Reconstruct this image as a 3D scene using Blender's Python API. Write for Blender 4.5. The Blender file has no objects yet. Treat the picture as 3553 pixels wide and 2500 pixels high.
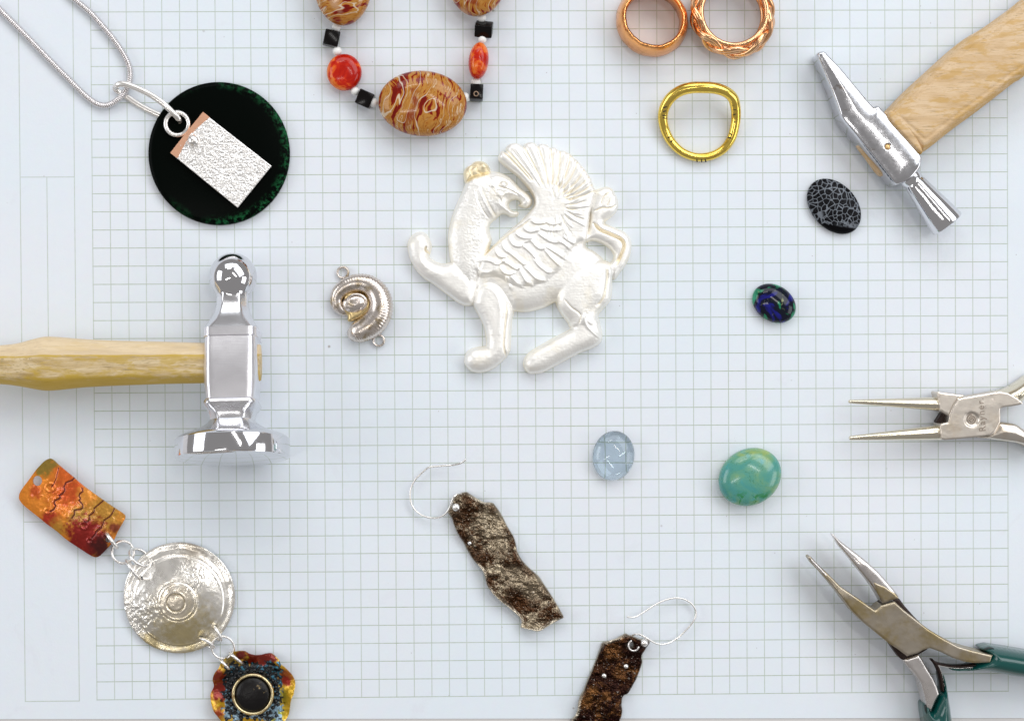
import bpy, bmesh, math, random
import numpy as np
from mathutils import Vector, Matrix

random.seed(7)
SC = bpy.context.scene
COL = SC.collection

# ------------------------------------------------------------------ camera
W_PX, H_PX, F_PX = 3553.0, 2500.0, 6105.6           # size of the photograph and focal length in its pixels
CAM_LOC = Vector((-0.020863, 0.005620, 0.5))
CAM_ROT = (-0.0145812, -0.0184959, -0.0057963)
PITCH, PITCH_V = 0.005, 0.0051165                     # graph paper ruling, metres
cam = bpy.data.cameras.new('camera')
cam.sensor_width = 36.0
cam.sensor_fit = 'HORIZONTAL'
cam.lens = F_PX * 36.0 / W_PX
cam.clip_start, cam.clip_end = 0.01, 50
cam_ob = bpy.data.objects.new('camera', cam)
cam_ob.location, cam_ob.rotation_euler = CAM_LOC, CAM_ROT
COL.objects.link(cam_ob)
SC.camera = cam_ob

# ------------------------------------------------------------------ world, lamps, exposure
w = bpy.data.worlds.new('World')
SC.world = w
w.use_nodes = True
w.node_tree.nodes['Background'].inputs[0].default_value = (1.0, 0.97, 0.95, 1)
w.node_tree.nodes['Background'].inputs[1].default_value = 0.28

def area(name, loc, target, sx, sy, power, col=(1, 1, 1)):
    l = bpy.data.lights.new(name, 'AREA')
    l.shape, l.size, l.size_y, l.energy, l.color = 'RECTANGLE', sx, sy, power, col
    o = bpy.data.objects.new(name, l)
    o.location = loc
    o.rotation_euler = (Vector(target) - Vector(loc)).to_track_quat('-Z', 'Y').to_euler()
    COL.objects.link(o)
    return o

area('window_light', (0.75, 0.62, 0.95), (0, 0, 0), 1.15, 0.7, 7.9, (0.93, 0.965, 1.0))
area('window_light.001', (-0.1, 1.25, 0.85), (0, 0, 0), 1.5, 0.55, 5.9, (0.93, 0.965, 1.0))
area('window_light.002', (-1.15, 0.15, 0.60), (0, 0, 0), 0.8, 0.5, 3.7, (0.95, 0.97, 1.0))
area('window_light.003', (1.2, -0.30, 0.65), (0, 0, 0), 0.7, 0.5, 2.9, (0.97, 0.98, 1.0))
area('ceiling_strip_lamp', (0.26, 0.26, 1.25), (0, 0, 0), 0.55, 0.05, 1.2, (1.0, 0.98, 0.95))
area('ceiling_strip_lamp.001', (-0.42, -0.16, 1.25), (0, 0, 0), 0.05, 0.5, 1.0, (1.0, 0.98, 0.95))
area('ceiling_strip_lamp.002', (-0.30, 1.0, 1.15), (0, 0, 0), 0.5, 0.05, 1.1, (1.0, 0.98, 0.95))

SC.view_settings.view_transform = 'Standard'
SC.view_settings.look = 'None'
SC.view_settings.exposure = 0.11
SC.view_settings.gamma = 1.0
SC.view_settings.use_curve_mapping = False
SC.render.engine = 'CYCLES'
SC.cycles.use_denoising = True
SC.cycles.max_bounces = 10
SC.cycles.sample_clamp_indirect = 15.0

# ------------------------------------------------------------------ pixel -> point on a plane of the table
_M = np.array(cam_ob.rotation_euler.to_matrix())
_C = np.array(CAM_LOC)
U = PITCH / 61.17                                    # metres per photo pixel on the table

def PA(px, z=0.0):
    """(N,2) photo pixels and heights -> (N,3) points"""
    px = np.atleast_2d(np.asarray(px, float))
    z = np.broadcast_to(np.asarray(z, float), (len(px),))
    d = np.stack([(px[:, 0] - W_PX / 2) / F_PX, -(px[:, 1] - H_PX / 2) / F_PX, -np.ones(len(px))], 1) @ _M.T
    t = (z - _C[2]) / d[:, 2]
    return _C + d * t[:, None]

def P(x, y, z=0.0):
    return Vector(PA([(x, y)], z)[0])

def US(z):
    return U * (0.5 - z) / 0.5

class Zoom:                                          # coordinates read off an enlarged crop of the photo
    def __init__(s, x0, y0, k): s.x0, s.y0, s.k = x0, y0, k
    def __call__(s, pts):
        a = np.asarray(pts, float)
        return np.stack([s.x0 + a[..., 0] / s.k, s.y0 + a[..., 1] / s.k], -1)
    def p(s, x, y, z=0.0): return P(s.x0 + x / s.k, s.y0 + y / s.k, z)
    def p3(s, pts):                                  # x, y in the crop, z in millimetres
        a = np.asarray(pts, float)
        return PA(s(a[:, :2]), a[:, 2] / 1000)

ZA = Zoom(0, 0, 2.02); ZB = Zoom(1050, 0, 2.87); ZC = Zoom(2050, 0, 2.693); ZD = Zoom(2700, 0, 1.796)
ZG = Zoom(1380, 450, 1.8365); ZG1 = Zoom(1580, 470, 3.7032); ZG2 = Zoom(1580, 760, 3.7032)
ZH = Zoom(0, 820, 1.879); ZM = Zoom(1100, 880, 4.4875); ZE = Zoom(1380, 1560, 2.4484); ZF = Zoom(1920, 2030, 3.4375)
ZP = Zoom(2700, 1800, 2.3083); ZR = Zoom(2850, 1280, 3.266); ZK = Zoom(2550, 560, 2.694); ZT = Zoom(2000, 1430, 2.9436)
ZL = Zoom(700, 2200, 5.386); ZS = Zoom(360, 1820, 3.232); ZU = Zoom(40, 1570, 4.143)
ZX = Zoom(0, 0, 1.0)

# ------------------------------------------------------------------ numeric helpers
def cr(pts, n=8, closed=True):
    """Catmull-Rom through the points"""
    p = np.asarray(pts, float)
    N = len(p)
    out = []
    rng = range(N) if closed else range(N - 1)
    for i in rng:
        if closed: a, b, c, d = p[i - 1], p[i], p[(i + 1) % N], p[(i + 2) % N]
        else: a, b, c, d = p[max(i - 1, 0)], p[i], p[i + 1], p[min(i + 2, N - 1)]
        for k in range(n):
            t = k / n
            out.append(0.5 * (2 * b + (c - a) * t + (2 * a - 5 * b + 4 * c - d) * t * t + (3 * b - a - 3 * c + d) * t ** 3))
    if not closed: out.append(p[-1])
    return np.array(out)

def seg_dist(q, line, closed):
    """distance of points to a polyline, nearest point on it, and how far along it (0..1)"""
    a = line
    b = np.roll(line, -1, 0) if closed else line[1:]
    if not closed: a = line[:-1]
    best = np.full(len(q), 1e18); near = np.zeros_like(q); along = np.zeros(len(q))
    for i in range(len(a)):
        ab = b[i] - a[i]
        L = ab @ ab
        t = np.clip(((q - a[i]) @ ab) / L if L > 0 else np.zeros(len(q)), 0, 1)
        pt = a[i] + t[:, None] * ab
        d = ((q - pt) ** 2).sum(1)
        m = d < best
        best[m] = d[m]; near[m] = pt[m]; along[m] = (i + t[m]) / len(a)
    return np.sqrt(best), near, along

def inside(q, poly):
    x, y = q[:, 0], q[:, 1]
    r = np.zeros(len(q), bool)
    a, b = poly, np.roll(poly, -1, 0)
    for (x1, y1), (x2, y2) in zip(a, b):
        if y1 == y2: continue
        m = (y1 > y) != (y2 > y)
        r ^= m & (x < (x2 - x1) * (y - y1) / (y2 - y1) + x1)
    return r

def sdf(q, poly):
    d, n, _ = seg_dist(q, poly, True)
    return np.where(inside(q, poly), d, -d), n

def vnoise(x, y, seed=0):
    def h(i, j):
        v = np.sin(i * 127.1 + j * 311.7 + seed * 74.7) * 43758.5453
        return v - np.floor(v)
    xi, yi = np.floor(x), np.floor(y)
    fx, fy = x - xi, y - yi
    fx, fy = fx * fx * (3 - 2 * fx), fy * fy * (3 - 2 * fy)
    return (h(xi, yi) * (1 - fx) + h(xi + 1, yi) * fx) * (1 - fy) + (h(xi, yi + 1) * (1 - fx) + h(xi + 1, yi + 1) * fx) * fy

def fbm(x, y, seed=0, o=4):
    s, a, t = 0, 0.5, 0
    for k in range(o):
        s = s + a * vnoise(x, y, seed + k * 13); t += a
        x, y, a = x * 2.03 + 5.1, y * 2.03 + 1.7, a * 0.5
    return s / t - 0.5

def rnd(sd, w):
    return np.sqrt(np.clip(1 - (1 - np.clip(sd / w, 0, 1)) ** 2, 0, 1))

def smooth(e0, e1, x):
    t = np.clip((x - e0) / (e1 - e0), 0, 1)
    return t * t * (3 - 2 * t)

# ------------------------------------------------------------------ objects
ORIGIN = {}

def thing(name, label, cat, loc, group=None):
    o = bpy.data.objects.new(name, None)
    o.empty_display_size = 0.005
    o.location = (loc[0], loc[1], 0)
    COL.objects.link(o)
    o['label'], o['category'] = label, cat
    if group: o['group'] = group
    ORIGIN[o.name] = np.array(o.location)
    return o

def tag(o, label, cat, group=None):
    o['label'], o['category'] = label, cat
    if group: o['group'] = group
    return o

def root_origin(parent):
    while parent is not None and parent.name not in ORIGIN: parent = parent.parent
    return ORIGIN[parent.name] if parent is not None else np.zeros(3)

def link(name, me, mat, parent=None, loc=None):
    o = bpy.data.objects.new(name, me)
    if mat is not None and not me.materials: me.materials.append(mat)
    COL.objects.link(o)
    if parent is not None: o.parent = parent
    if loc is not None: o.location = loc
    return o

def mk(name, verts, faces, mat, parent=None, smooth_=True, cols=None, sharp=None, base=None):
    """one mesh object; verts are world positions"""
    v = np.asarray(verts, float)
    if parent is not None: v = v - root_origin(parent)
    elif base is not None: v = v - np.array(base)
    me = bpy.data.meshes.new(name)
    me.from_pydata(v.tolist(), [], [tuple(int(i) for i in f) for f in faces])
    me.validate()
    me.update()
    if smooth_: me.polygons.foreach_set('use_smooth', [True] * len(me.polygons))
    if sharp: me.set_sharp_from_angle(angle=math.radians(sharp))
    if cols is not None and len(cols) == len(me.vertices):
        at = me.color_attributes.new('Col', 'FLOAT_COLOR', 'POINT')
        c = np.ones((len(cols), 4)); c[:, :3] = cols
        at.data.foreach_set('color', c.ravel())
    o = link(name, me, mat, parent)
    if base is not None: o.location = base
    return o

def relief(name, parts, mat, parent, hfun, holes=(), step=3.0, zref=0.003, zb=0.0, thick=None, colfun=None, base=None, skirt=True):
    """A sculpted plate: PARTS outlines in photo pixels (their union), HFUN(q, sd, list of sd) the height of its top in metres.
    zb: flat underside; thick: the underside follows the top instead."""
    parts = [np.asarray(p, float) for p in parts]
    holes = [np.asarray(h, float) for h in holes]
    lo = np.min([p.min(0) for p in parts], 0) - step * 1.5
    hi = np.max([p.max(0) for p in parts], 0) + step * 1.5
    xs = np.arange(lo[0], hi[0] + step, step); ys = np.arange(lo[1], hi[1] + step, step)
    nx, ny = len(xs), len(ys)
    q = np.stack(np.meshgrid(xs, ys), -1).reshape(-1, 2)
    def total(q):
        S = [sdf(q, p) for p in parts]
        sds = np.array([s[0] for s in S])
        k = sds.argmax(0)
        sd = sds.max(0)
        near = np.array([s[1] for s in S])[k, np.arange(len(q))]
        for h in holes:
            s, n = sdf(q, h)
            m = -s < sd
            sd = np.where(m, -s, sd); near[m] = n[m]
        return sd, near, sds
    sd, near, sds = total(q)
    cx = ((q.reshape(ny, nx, 2)[:-1, :-1] + q.reshape(ny, nx, 2)[1:, 1:]) / 2).reshape(-1, 2)
    g = sd.reshape(ny, nx)
    csd = (g[:-1, :-1] + g[1:, :-1] + g[:-1, 1:] + g[1:, 1:]) / 4
    keep = csd > 0
    idx = np.arange(nx * ny).reshape(ny, nx)
    quads = np.stack([idx[:-1, :-1], idx[1:, :-1], idx[1:, 1:], idx[:-1, 1:]], -1)[keep]
    cnt = np.zeros((ny, nx), int)
    for dy in (0, 1):
        for dx in (0, 1):
            cnt[dy:ny - 1 + dy, dx:nx - 1 + dx] += keep
    cnt = cnt.ravel()
    used = cnt > 0
    bnd = used & (cnt < 4)
    q[bnd] = near[bnd]
    remap = -np.ones(nx * ny, int)
    remap[used] = np.arange(used.sum())
    q = q[used]; bnd = bnd[used]
    sds = np.array([sdf(q, p)[0] for p in parts]); sd2 = sd[used].copy(); sd2[bnd] = 0
    sd2 = np.maximum(sd2, 0)
    z = hfun(q, sd2, sds)
    top = PA(q, zref); top[:, 2] = z
    F = remap[quads].tolist()
    V = [top]
    n = len(top)
    if skirt:
        E = {}
        for f in F:
            for a, b in zip(f, f[1:] + f[:1]):
                if (b, a) in E: del E[(b, a)]
                else: E[(a, b)] = 1
        bv = sorted({i for e in E for i in e})
        m1 = {v: n + i for i, v in enumerate(bv)}
        m2 = {v: n + len(bv) + i for i, v in enumerate(bv)}
        up = top[bv].copy(); dn = up.copy()
        dn[:, 2] = zb if thick is None else np.maximum(up[:, 2] - thick, 0.0002)
        V += [up, dn]
        F += [(m1[a], m2[a], m2[b], m1[b]) for (a, b) in E]
        if thick is not None:
            off = n + 2 * len(bv)
            und = top.copy(); und[:, 2] = np.maximum(und[:, 2] - thick, 0.0002)
            V.append(und)
            F += [tuple(i + off for i in reversed(f)) for f in remap[quads].tolist()]
    V = np.concatenate(V)
    cols = None
    if colfun is not None:
        c = colfun(q, sd2, sds)
        cols = [c]
        if skirt:
            cols += [c[bv], c[bv]]
            if thick is not None: cols.append(c)
        cols = np.concatenate(cols)
    return mk(name, V, F, mat, parent, cols=cols, base=base)

def frames(pts, closed):
    n = len(pts)
    T = np.roll(pts, -1, 0) - np.roll(pts, 1, 0) if closed else np.gradient(pts, axis=0)
    T /= np.linalg.norm(T, axis=1)[:, None]
    Z = np.array([0, 0, 1.0])
    A = np.cross(Z, T)
    L = np.linalg.norm(A, axis=1)
    for i in range(n):
        if L[i] < 0.15: A[i] = A[i - 1] if i else np.array([1.0, 0, 0])
    A -= (A * T).sum(1)[:, None] * T
    A /= np.linalg.norm(A, axis=1)[:, None]
    return T, A, np.cross(T, A)

def tube(name, pts, r, mat, parent=None, closed=False, sides=12, flat=1.0, base=None, sharp=None, cols=None):
    """FLAT: height of the section over its width"""
    pts = np.asarray(pts, float)
    n = len(pts)
    r = np.broadcast_to(np.asarray(r, float), (n,))
    T, A, B = frames(pts, closed)
    th = np.arange(sides) / sides * 2 * math.pi
    V = (pts[:, None] + r[:, None, None] * (np.cos(th)[None, :, None] * A[:, None] + flat * np.sin(th)[None, :, None] * B[:, None])).reshape(-1, 3)
    F = []
    for i in range(n if closed else n - 1):
        a, b = i * sides, ((i + 1) % n) * sides
        for k in range(sides):
            l = (k + 1) % sides
            F.append((a + k, a + l, b + l, b + k))
    if not closed:
        F.append(tuple(range(sides - 1, -1, -1)))
        F.append(tuple((n - 1) * sides + k for k in range(sides)))
    return mk(name, V, F, mat, parent, base=base, sharp=sharp)

def loft(name, secs, mat, parent, sharp=35):
    """SECS: rings of equal length (N,3), closed at both ends"""
    m = len(secs[0])
    V = np.concatenate(secs)
    F = []
    for i in range(len(secs) - 1):
        for k in range(m):
            l = (k + 1) % m
            F.append((i * m + k, i * m + l, (i + 1) * m + l, (i + 1) * m + k))
    F.append(tuple(range(m - 1, -1, -1)))
    F.append(tuple((len(secs) - 1) * m + k for k in range(m)))
    o = mk(name, V, F, mat, parent)
    bm = bmesh.new(); bm.from_mesh(o.data)
    bmesh.ops.recalc_face_normals(bm, faces=bm.faces)
    bm.to_mesh(o.data); bm.free()
    o.data.set_sharp_from_angle(angle=math.radians(sharp))
    return o

def ellipsoid(name, c, a, b, h, ang, mat, parent, e=2.0, nu=40, nv=20, tilt=None, base=None, poly=None):
    """axes a (along ang in the table plane), b, h (up); e: squareness of the profile"""
    V, F = [], []
    ca, sa = math.cos(ang), math.sin(ang)
    R = Matrix.Rotation(tilt[0], 3, Vector(tilt[1])) if tilt else None
    for j in range(nv + 1):
        ph = -math.pi / 2 + math.pi * j / nv
        rr = abs(math.cos(ph)) ** (2 / e); zz = math.copysign(abs(math.sin(ph)) ** (2 / e), ph)
        for i in range(nu):
            t = 2 * math.pi * i / nu
            x, y = a * rr * math.cos(t), b * rr * math.sin(t)
            v = Vector((x * ca - y * sa, x * sa + y * ca, h * zz))
            if R: v = R @ v
            V.append(v + Vector(c))
    for j in range(nv):
        for i in range(nu):
            k = (i + 1) % nu
            F.append((j * nu + i, j * nu + k, (j + 1) * nu + k, (j + 1) * nu + i))
    bm = bmesh.new()
    bv = [bm.verts.new(v) for v in V]
    for f in F: bm.faces.new([bv[i] for i in f])
    bmesh.ops.remove_doubles(bm, verts=bm.verts, dist=1e-7)
    bmesh.ops.recalc_face_normals(bm, faces=bm.faces)
    bm.verts.index_update()
    VV = [v.co[:] for v in bm.verts]; FF = [[v.index for v in f.verts] for f in bm.faces]
    bm.free()
    return mk(name, VV, FF, mat, parent, base=base)

def dome(name, px, a, b, ang, h, mat, parent=None, e=2.2, zb=0.0, girdle=0.25, base=None, nu=72, nv=18):
    """a cabochon: flat underside, a girdle, a domed top; a, b in photo pixels"""
    zc = zb + h * girdle
    c = P(px[0], px[1], zc)
    k = US(zc)
    a, b = a * k, b * k
    prof = [(0.0, 0.0), (0.93, 0.0), (0.965, 0.08 * girdle * h)]
    for j in range(nv + 1):
        t = j / nv * math.pi / 2
        prof.append((math.cos(t) ** (2 / e), h * girdle + h * (1 - girdle) * math.sin(t) ** (2 / e)))
    V, F = [], []
    ca, sa = math.cos(-ang), math.sin(-ang)
    for (r, z) in prof:
        for i in range(nu):
            t = 2 * math.pi * i / nu
            x, y = a * r * math.cos(t), b * r * math.sin(t)
            V.append((c.x + x * ca - y * sa, c.y + x * sa + y * ca, zb + z))
    for j in range(len(prof) - 1):
        for i in range(nu):
            k2 = (i + 1) % nu
            F.append((j * nu + i, j * nu + k2, (j + 1) * nu + k2, (j + 1) * nu + i))
    bm = bmesh.new()
    bv = [bm.verts.new(v) for v in V]
    for f in F: bm.faces.new([bv[i] for i in f])
    bmesh.ops.remove_doubles(bm, verts=bm.verts, dist=1e-6)
    bmesh.ops.recalc_face_normals(bm, faces=bm.faces)
    bm.verts.index_update()
    VV = [v.co[:] for v in bm.verts]; FF = [[v.index for v in f.verts] for f in bm.faces]
    bm.free()
    if base is None and parent is None: base = (c.x, c.y, 0)
    return mk(name, VV, FF, mat, parent, base=base, sharp=50)

def torus(name, c, R, r, mat, parent, u=(1, 0, 0), v=(0, 1, 0), n=40, sides=10, flat=1.0, span=(0, 2 * math.pi)):
    u, v, c = np.array(u, float), np.array(v, float), np.array(c, float)
    closed = span[1] - span[0] > 6.28
    t = np.linspace(span[0], span[1], n, endpoint=not closed)
    pts = c + R * (np.cos(t)[:, None] * u + np.sin(t)[:, None] * v)
    # frame of a torus: normal is constant
    N = np.cross(u, v); N /= np.linalg.norm(N)
    out = np.cos(t)[:, None] * u + np.sin(t)[:, None] * v
    out /= np.linalg.norm(out, axis=1)[:, None]
    th = np.arange(sides) / sides * 2 * math.pi
    V = (pts[:, None] + r * (np.cos(th)[None, :, None] * out[:, None] + flat * np.sin(th)[None, :, None] * N)).reshape(-1, 3)
    F = []
    for i in range(n if closed else n - 1):
        a, b = i * sides, ((i + 1) % n) * sides
        for k in range(sides):
            l = (k + 1) % sides
            F.append((a + k, b + k, b + l, a + l))
    if not closed:
        F.append(tuple(range(sides))); F.append(tuple((n - 1) * sides + k for k in range(sides - 1, -1, -1)))
    return mk(name, V, F, mat, parent)

def jump_ring(name, Zm, p1, p2, r_px, asp, mat, parent, zmin=0.0002, side=1):
    """a wire ring seen nearly edge-on: P1, P2 the ends of its long axis in the crop, ASP how open it looks"""
    k = U
    a = Zm.p(*p1, 0.002); b = Zm.p(*p2, 0.002)
    R = (b - a).length / 2 - r_px * k
    u = (b - a).normalized()
    nh = Vector((-u.y, u.x, 0)) * side
    up = math.sqrt(1 - asp * asp)
    v = nh * asp + Vector((0, 0, 1)) * up
    c = (a + b) / 2
    c.z = zmin + R * up + r_px * k
    return torus(name, c, R, r_px * k, mat, parent, u, v, n=36, sides=8)

# ------------------------------------------------------------------ materials
class Mt:
    def __init__(s, name, base=(0.8, 0.8, 0.8), rough=0.4, metal=0.0, **kw):
        s.m = bpy.data.materials.new(name)
        s.m.use_nodes = True
        s.t = s.m.node_tree
        s.b = s.t.nodes['Principled BSDF']
        s.set('Base Color', base); s.set('Roughness', rough); s.set('Metallic', metal)
        for k, v in kw.items(): s.set(k.replace('_', ' '), v)
        s._co = {}
    def lk(s, a, b): s.t.links.new(a, b)
    def put(s, sock, v):
        if isinstance(v, bpy.types.NodeSocket): s.lk(v, sock)
        elif isinstance(v, (tuple, list)) and len(v) == 3 and sock.type == 'RGBA': sock.default_value = (*v, 1)
        else: sock.default_value = v
    def set(s, inp, v): s.put(s.b.inputs[inp], v)
    def node(s, t): return s.t.nodes.new(t)
    def co(s, kind='Object'):
        if kind not in s._co: s._co[kind] = s.node('ShaderNodeTexCoord').outputs[kind]
        return s._co[kind]
    def map(s, v=None, loc=(0, 0, 0), rot=(0, 0, 0), scale=(1, 1, 1)):
        n = s.node('ShaderNodeMapping')
        s.lk(v if v is not None else s.co(), n.inputs['Vector'])
        n.inputs['Location'].default_value, n.inputs['Rotation'].default_value, n.inputs['Scale'].default_value = loc, rot, scale
        return n.outputs[0]
    def noise(s, scale, detail=4, rough=0.55, dist=0.0, v=None, out='Fac'):
        n = s.node('ShaderNodeTexNoise')
        s.lk(v if v is not None else s.co(), n.inputs['Vector'])
        n.inputs['Scale'].default_value, n.inputs['Detail'].default_value = scale, detail
        n.inputs['Roughness'].default_value, n.inputs['Distortion'].default_value = rough, dist
        return n.outputs[out]
    def voro(s, scale, feature='F1', v=None, out='Distance', rand=1.0):
        n = s.node('ShaderNodeTexVoronoi')
        n.feature = feature
        s.lk(v if v is not None else s.co(), n.inputs['Vector'])
        n.inputs['Scale'].default_value = scale
        n.inputs['Randomness'].default_value = rand
        return n.outputs[out]
    def ma(s, op, a, b=0.0, c=0.0, clamp=False):
        n = s.node('ShaderNodeMath'); n.operation = op; n.use_clamp = clamp
        for i, x in enumerate((a, b, c)): s.put(n.inputs[i], x)
        return n.outputs[0]
    def step(s, x, e0, e1):
        n = s.node('ShaderNodeMapRange'); n.interpolation_type = 'SMOOTHSTEP'
        s.put(n.inputs['Value'], x)
        n.inputs['From Min'].default_value, n.inputs['From Max'].default_value = min(e0, e1), max(e0, e1)
        n.inputs['To Min'].default_value, n.inputs['To Max'].default_value = (0, 1) if e0 < e1 else (1, 0)
        return n.outputs[0]
    def sep(s, v):
        n = s.node('ShaderNodeSeparateXYZ'); s.lk(v, n.inputs[0]); return n.outputs
    def comb(s, x, y, z):
        n = s.node('ShaderNodeCombineXYZ')
        for i, q in enumerate((x, y, z)): s.put(n.inputs[i], q)
        return n.outputs[0]
    def ramp(s, f, stops, mode='LINEAR'):
        n = s.node('ShaderNodeValToRGB'); r = n.color_ramp; r.interpolation = mode
        s.put(n.inputs[0], f)
        while len(r.elements) < len(stops): r.elements.new(0.5)
        for e, (p, c) in zip(r.elements, stops): e.position = p; e.color = (*c, 1)
        return n.outputs[0]
    def mix(s, f, a, b, mode='MIX'):
        n = s.node('ShaderNodeMix'); n.data_type = 'RGBA'; n.blend_type = mode
        s.put(n.inputs[0], f)
        s.put(n.inputs[6], a); s.put(n.inputs[7], b)
        return n.outputs[2]
    def attr(s, name='Col'):
        n = s.node('ShaderNodeVertexColor'); n.layer_name = name; return n.outputs[0]
    def bump(s, h, strength=0.5, dist=0.0002, prev=None):
        n = s.node('ShaderNodeBump')
        n.inputs['Strength'].default_value, n.inputs['Distance'].default_value = strength, dist
        s.put(n.inputs['Height'], h)
        if prev is not None: s.lk(prev, n.inputs['Normal'])
        s.lk(n.outputs[0], s.b.inputs['Normal'])
        return n.outputs[0]

def m_paper():
    s = Mt('printed_graph_paper', rough=0.75)
    s.set('Specular IOR Level', 0.25)
    o = s.sep(s.co())
    gx = s.ma('ADD', s.ma('DIVIDE', o[0], PITCH), 26.0)             # columns from the left edge of the ruling
    gy = s.ma('SUBTRACT', 19.0, s.ma('DIVIDE', o[1], PITCH_V))      # rows from the top
    soft = s.noise(900, 2)
    strength = s.ma('ADD', 0.5, s.ma('MULTIPLY', soft, 0.55))
    patch = s.ma('ADD', 0.62, s.ma('MULTIPLY', s.noise(28, 2), 0.55))
    def line(g, period_to, w):
        d = s.ma('ABSOLUTE', s.ma('SUBTRACT', g, s.ma('ROUND', g)) if period_to is None else s.ma('SUBTRACT', g, period_to))
        return s.step(d, w, w * 0.3)
    def rng(g, a, b):
        return s.ma('MULTIPLY', s.ma('GREATER_THAN', g, a), s.ma('LESS_THAN', g, b))
    wl = 0.037
    body = s.ma('MULTIPLY', rng(gx, -0.03, 52.03), rng(gy, -6.0, 38.03))
    grid = s.ma('MULTIPLY', s.ma('MAXIMUM', s.ma('MULTIPLY', line(gx, None, wl), 0.82), line(gy, None, wl)), body)
    def vseg(x, y0, y1): return s.ma('MULTIPLY', line(gx, x, wl), rng(gy, y0, y1))
    def hseg(y, x0, x1): return s.ma('MULTIPLY', line(gy, y, wl), rng(gx, x0, x1))
    marg = [vseg(-4.05, -6, 38.07), vseg(-1.0, -6, 38.07), vseg(-2.55, 9.07, 28.1), hseg(9.07, -4.05, -1.0), hseg(28.1, -4.05, -1.0), hseg(38.05, -4.05, -1.0)]
    al = grid
    for k in marg: al = s.ma('MAXIMUM', al, s.ma('MULTIPLY', k, 0.8))
    al = s.ma('MULTIPLY', s.ma('MULTIPLY', al, strength), patch, clamp=True)
    tone = s.noise(14, 3)
    paper = s.mix(s.step(tone, 0.35, 0.7), (0.758, 0.820, 0.880), (0.785, 0.815, 0.868))
    fibre = s.noise(2600, 3, 0.7)
    paper = s.mix(s.ma('MULTIPLY', s.step(fibre, 0.62, 0.8), 0.25), paper, (0.70, 0.73, 0.78))
    mott = s.noise(420, 3, 0.6, out='Color')
    paper = s.mix(0.10, paper, s.mix(0.55, mott, (0.78, 0.82, 0.87)))
    smud = s.ma('MULTIPLY', s.step(s.noise(55, 5, 0.7, 1.0, v=s.map(loc=(3, 2, 0))), 0.60, 0.72), 0.20)
    paper = s.mix(smud, paper, (0.66, 0.66, 0.72))
    dust = s.voro(330, v=s.map(loc=(0.3, 0.1, 0)))
    paper = s.mix(s.ma('MULTIPLY', s.step(dust, 0.07, 0.03), s.step(s.noise(90, 1, v=s.map(loc=(1, 5, 0))), 0.58, 0.63)), paper, (0.52, 0.50, 0.52))
    spk = s.voro(95, out='Distance')
    paper = s.mix(s.ma('MULTIPLY', s.step(spk, 0.05, 0.02), s.step(s.noise(40, 1), 0.55, 0.62)), paper, (0.45, 0.43, 0.42))
    s.set('Base Color', s.mix(al, paper, (0.35, 0.42, 0.29)))
    h = s.ma('ADD', s.ma('MULTIPLY', s.noise(16, 2), 14.0), s.noise(1400, 3))
    s.bump(h, 0.22, 0.00012)
    return s.m

def m_metal(name, col, rough, metal=1.0, grain=900, gstr=0.25, gdist=0.0001, tarn=None, tscale=260, tlo=0.5, thi=0.7, stretch=None, rvar=0.15):
    s = Mt(name, col, rough, metal)
    v = s.map(scale=stretch) if stretch else s.co()
    n = s.noise(grain, 4, 0.6, v=v)
    if tarn:
        f = s.step(s.noise(tscale, 5, 0.65), tlo, thi)
        s.set('Base Color', s.mix(f, col, tarn))
    s.set('Roughness', s.ma('ADD', rough - rvar * 0.5, s.ma('MULTIPLY', s.noise(grain * 0.4, 4, 0.6), rvar), clamp=True))
    if gstr: s.bump(n, gstr, gdist)
    return s.m

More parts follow.
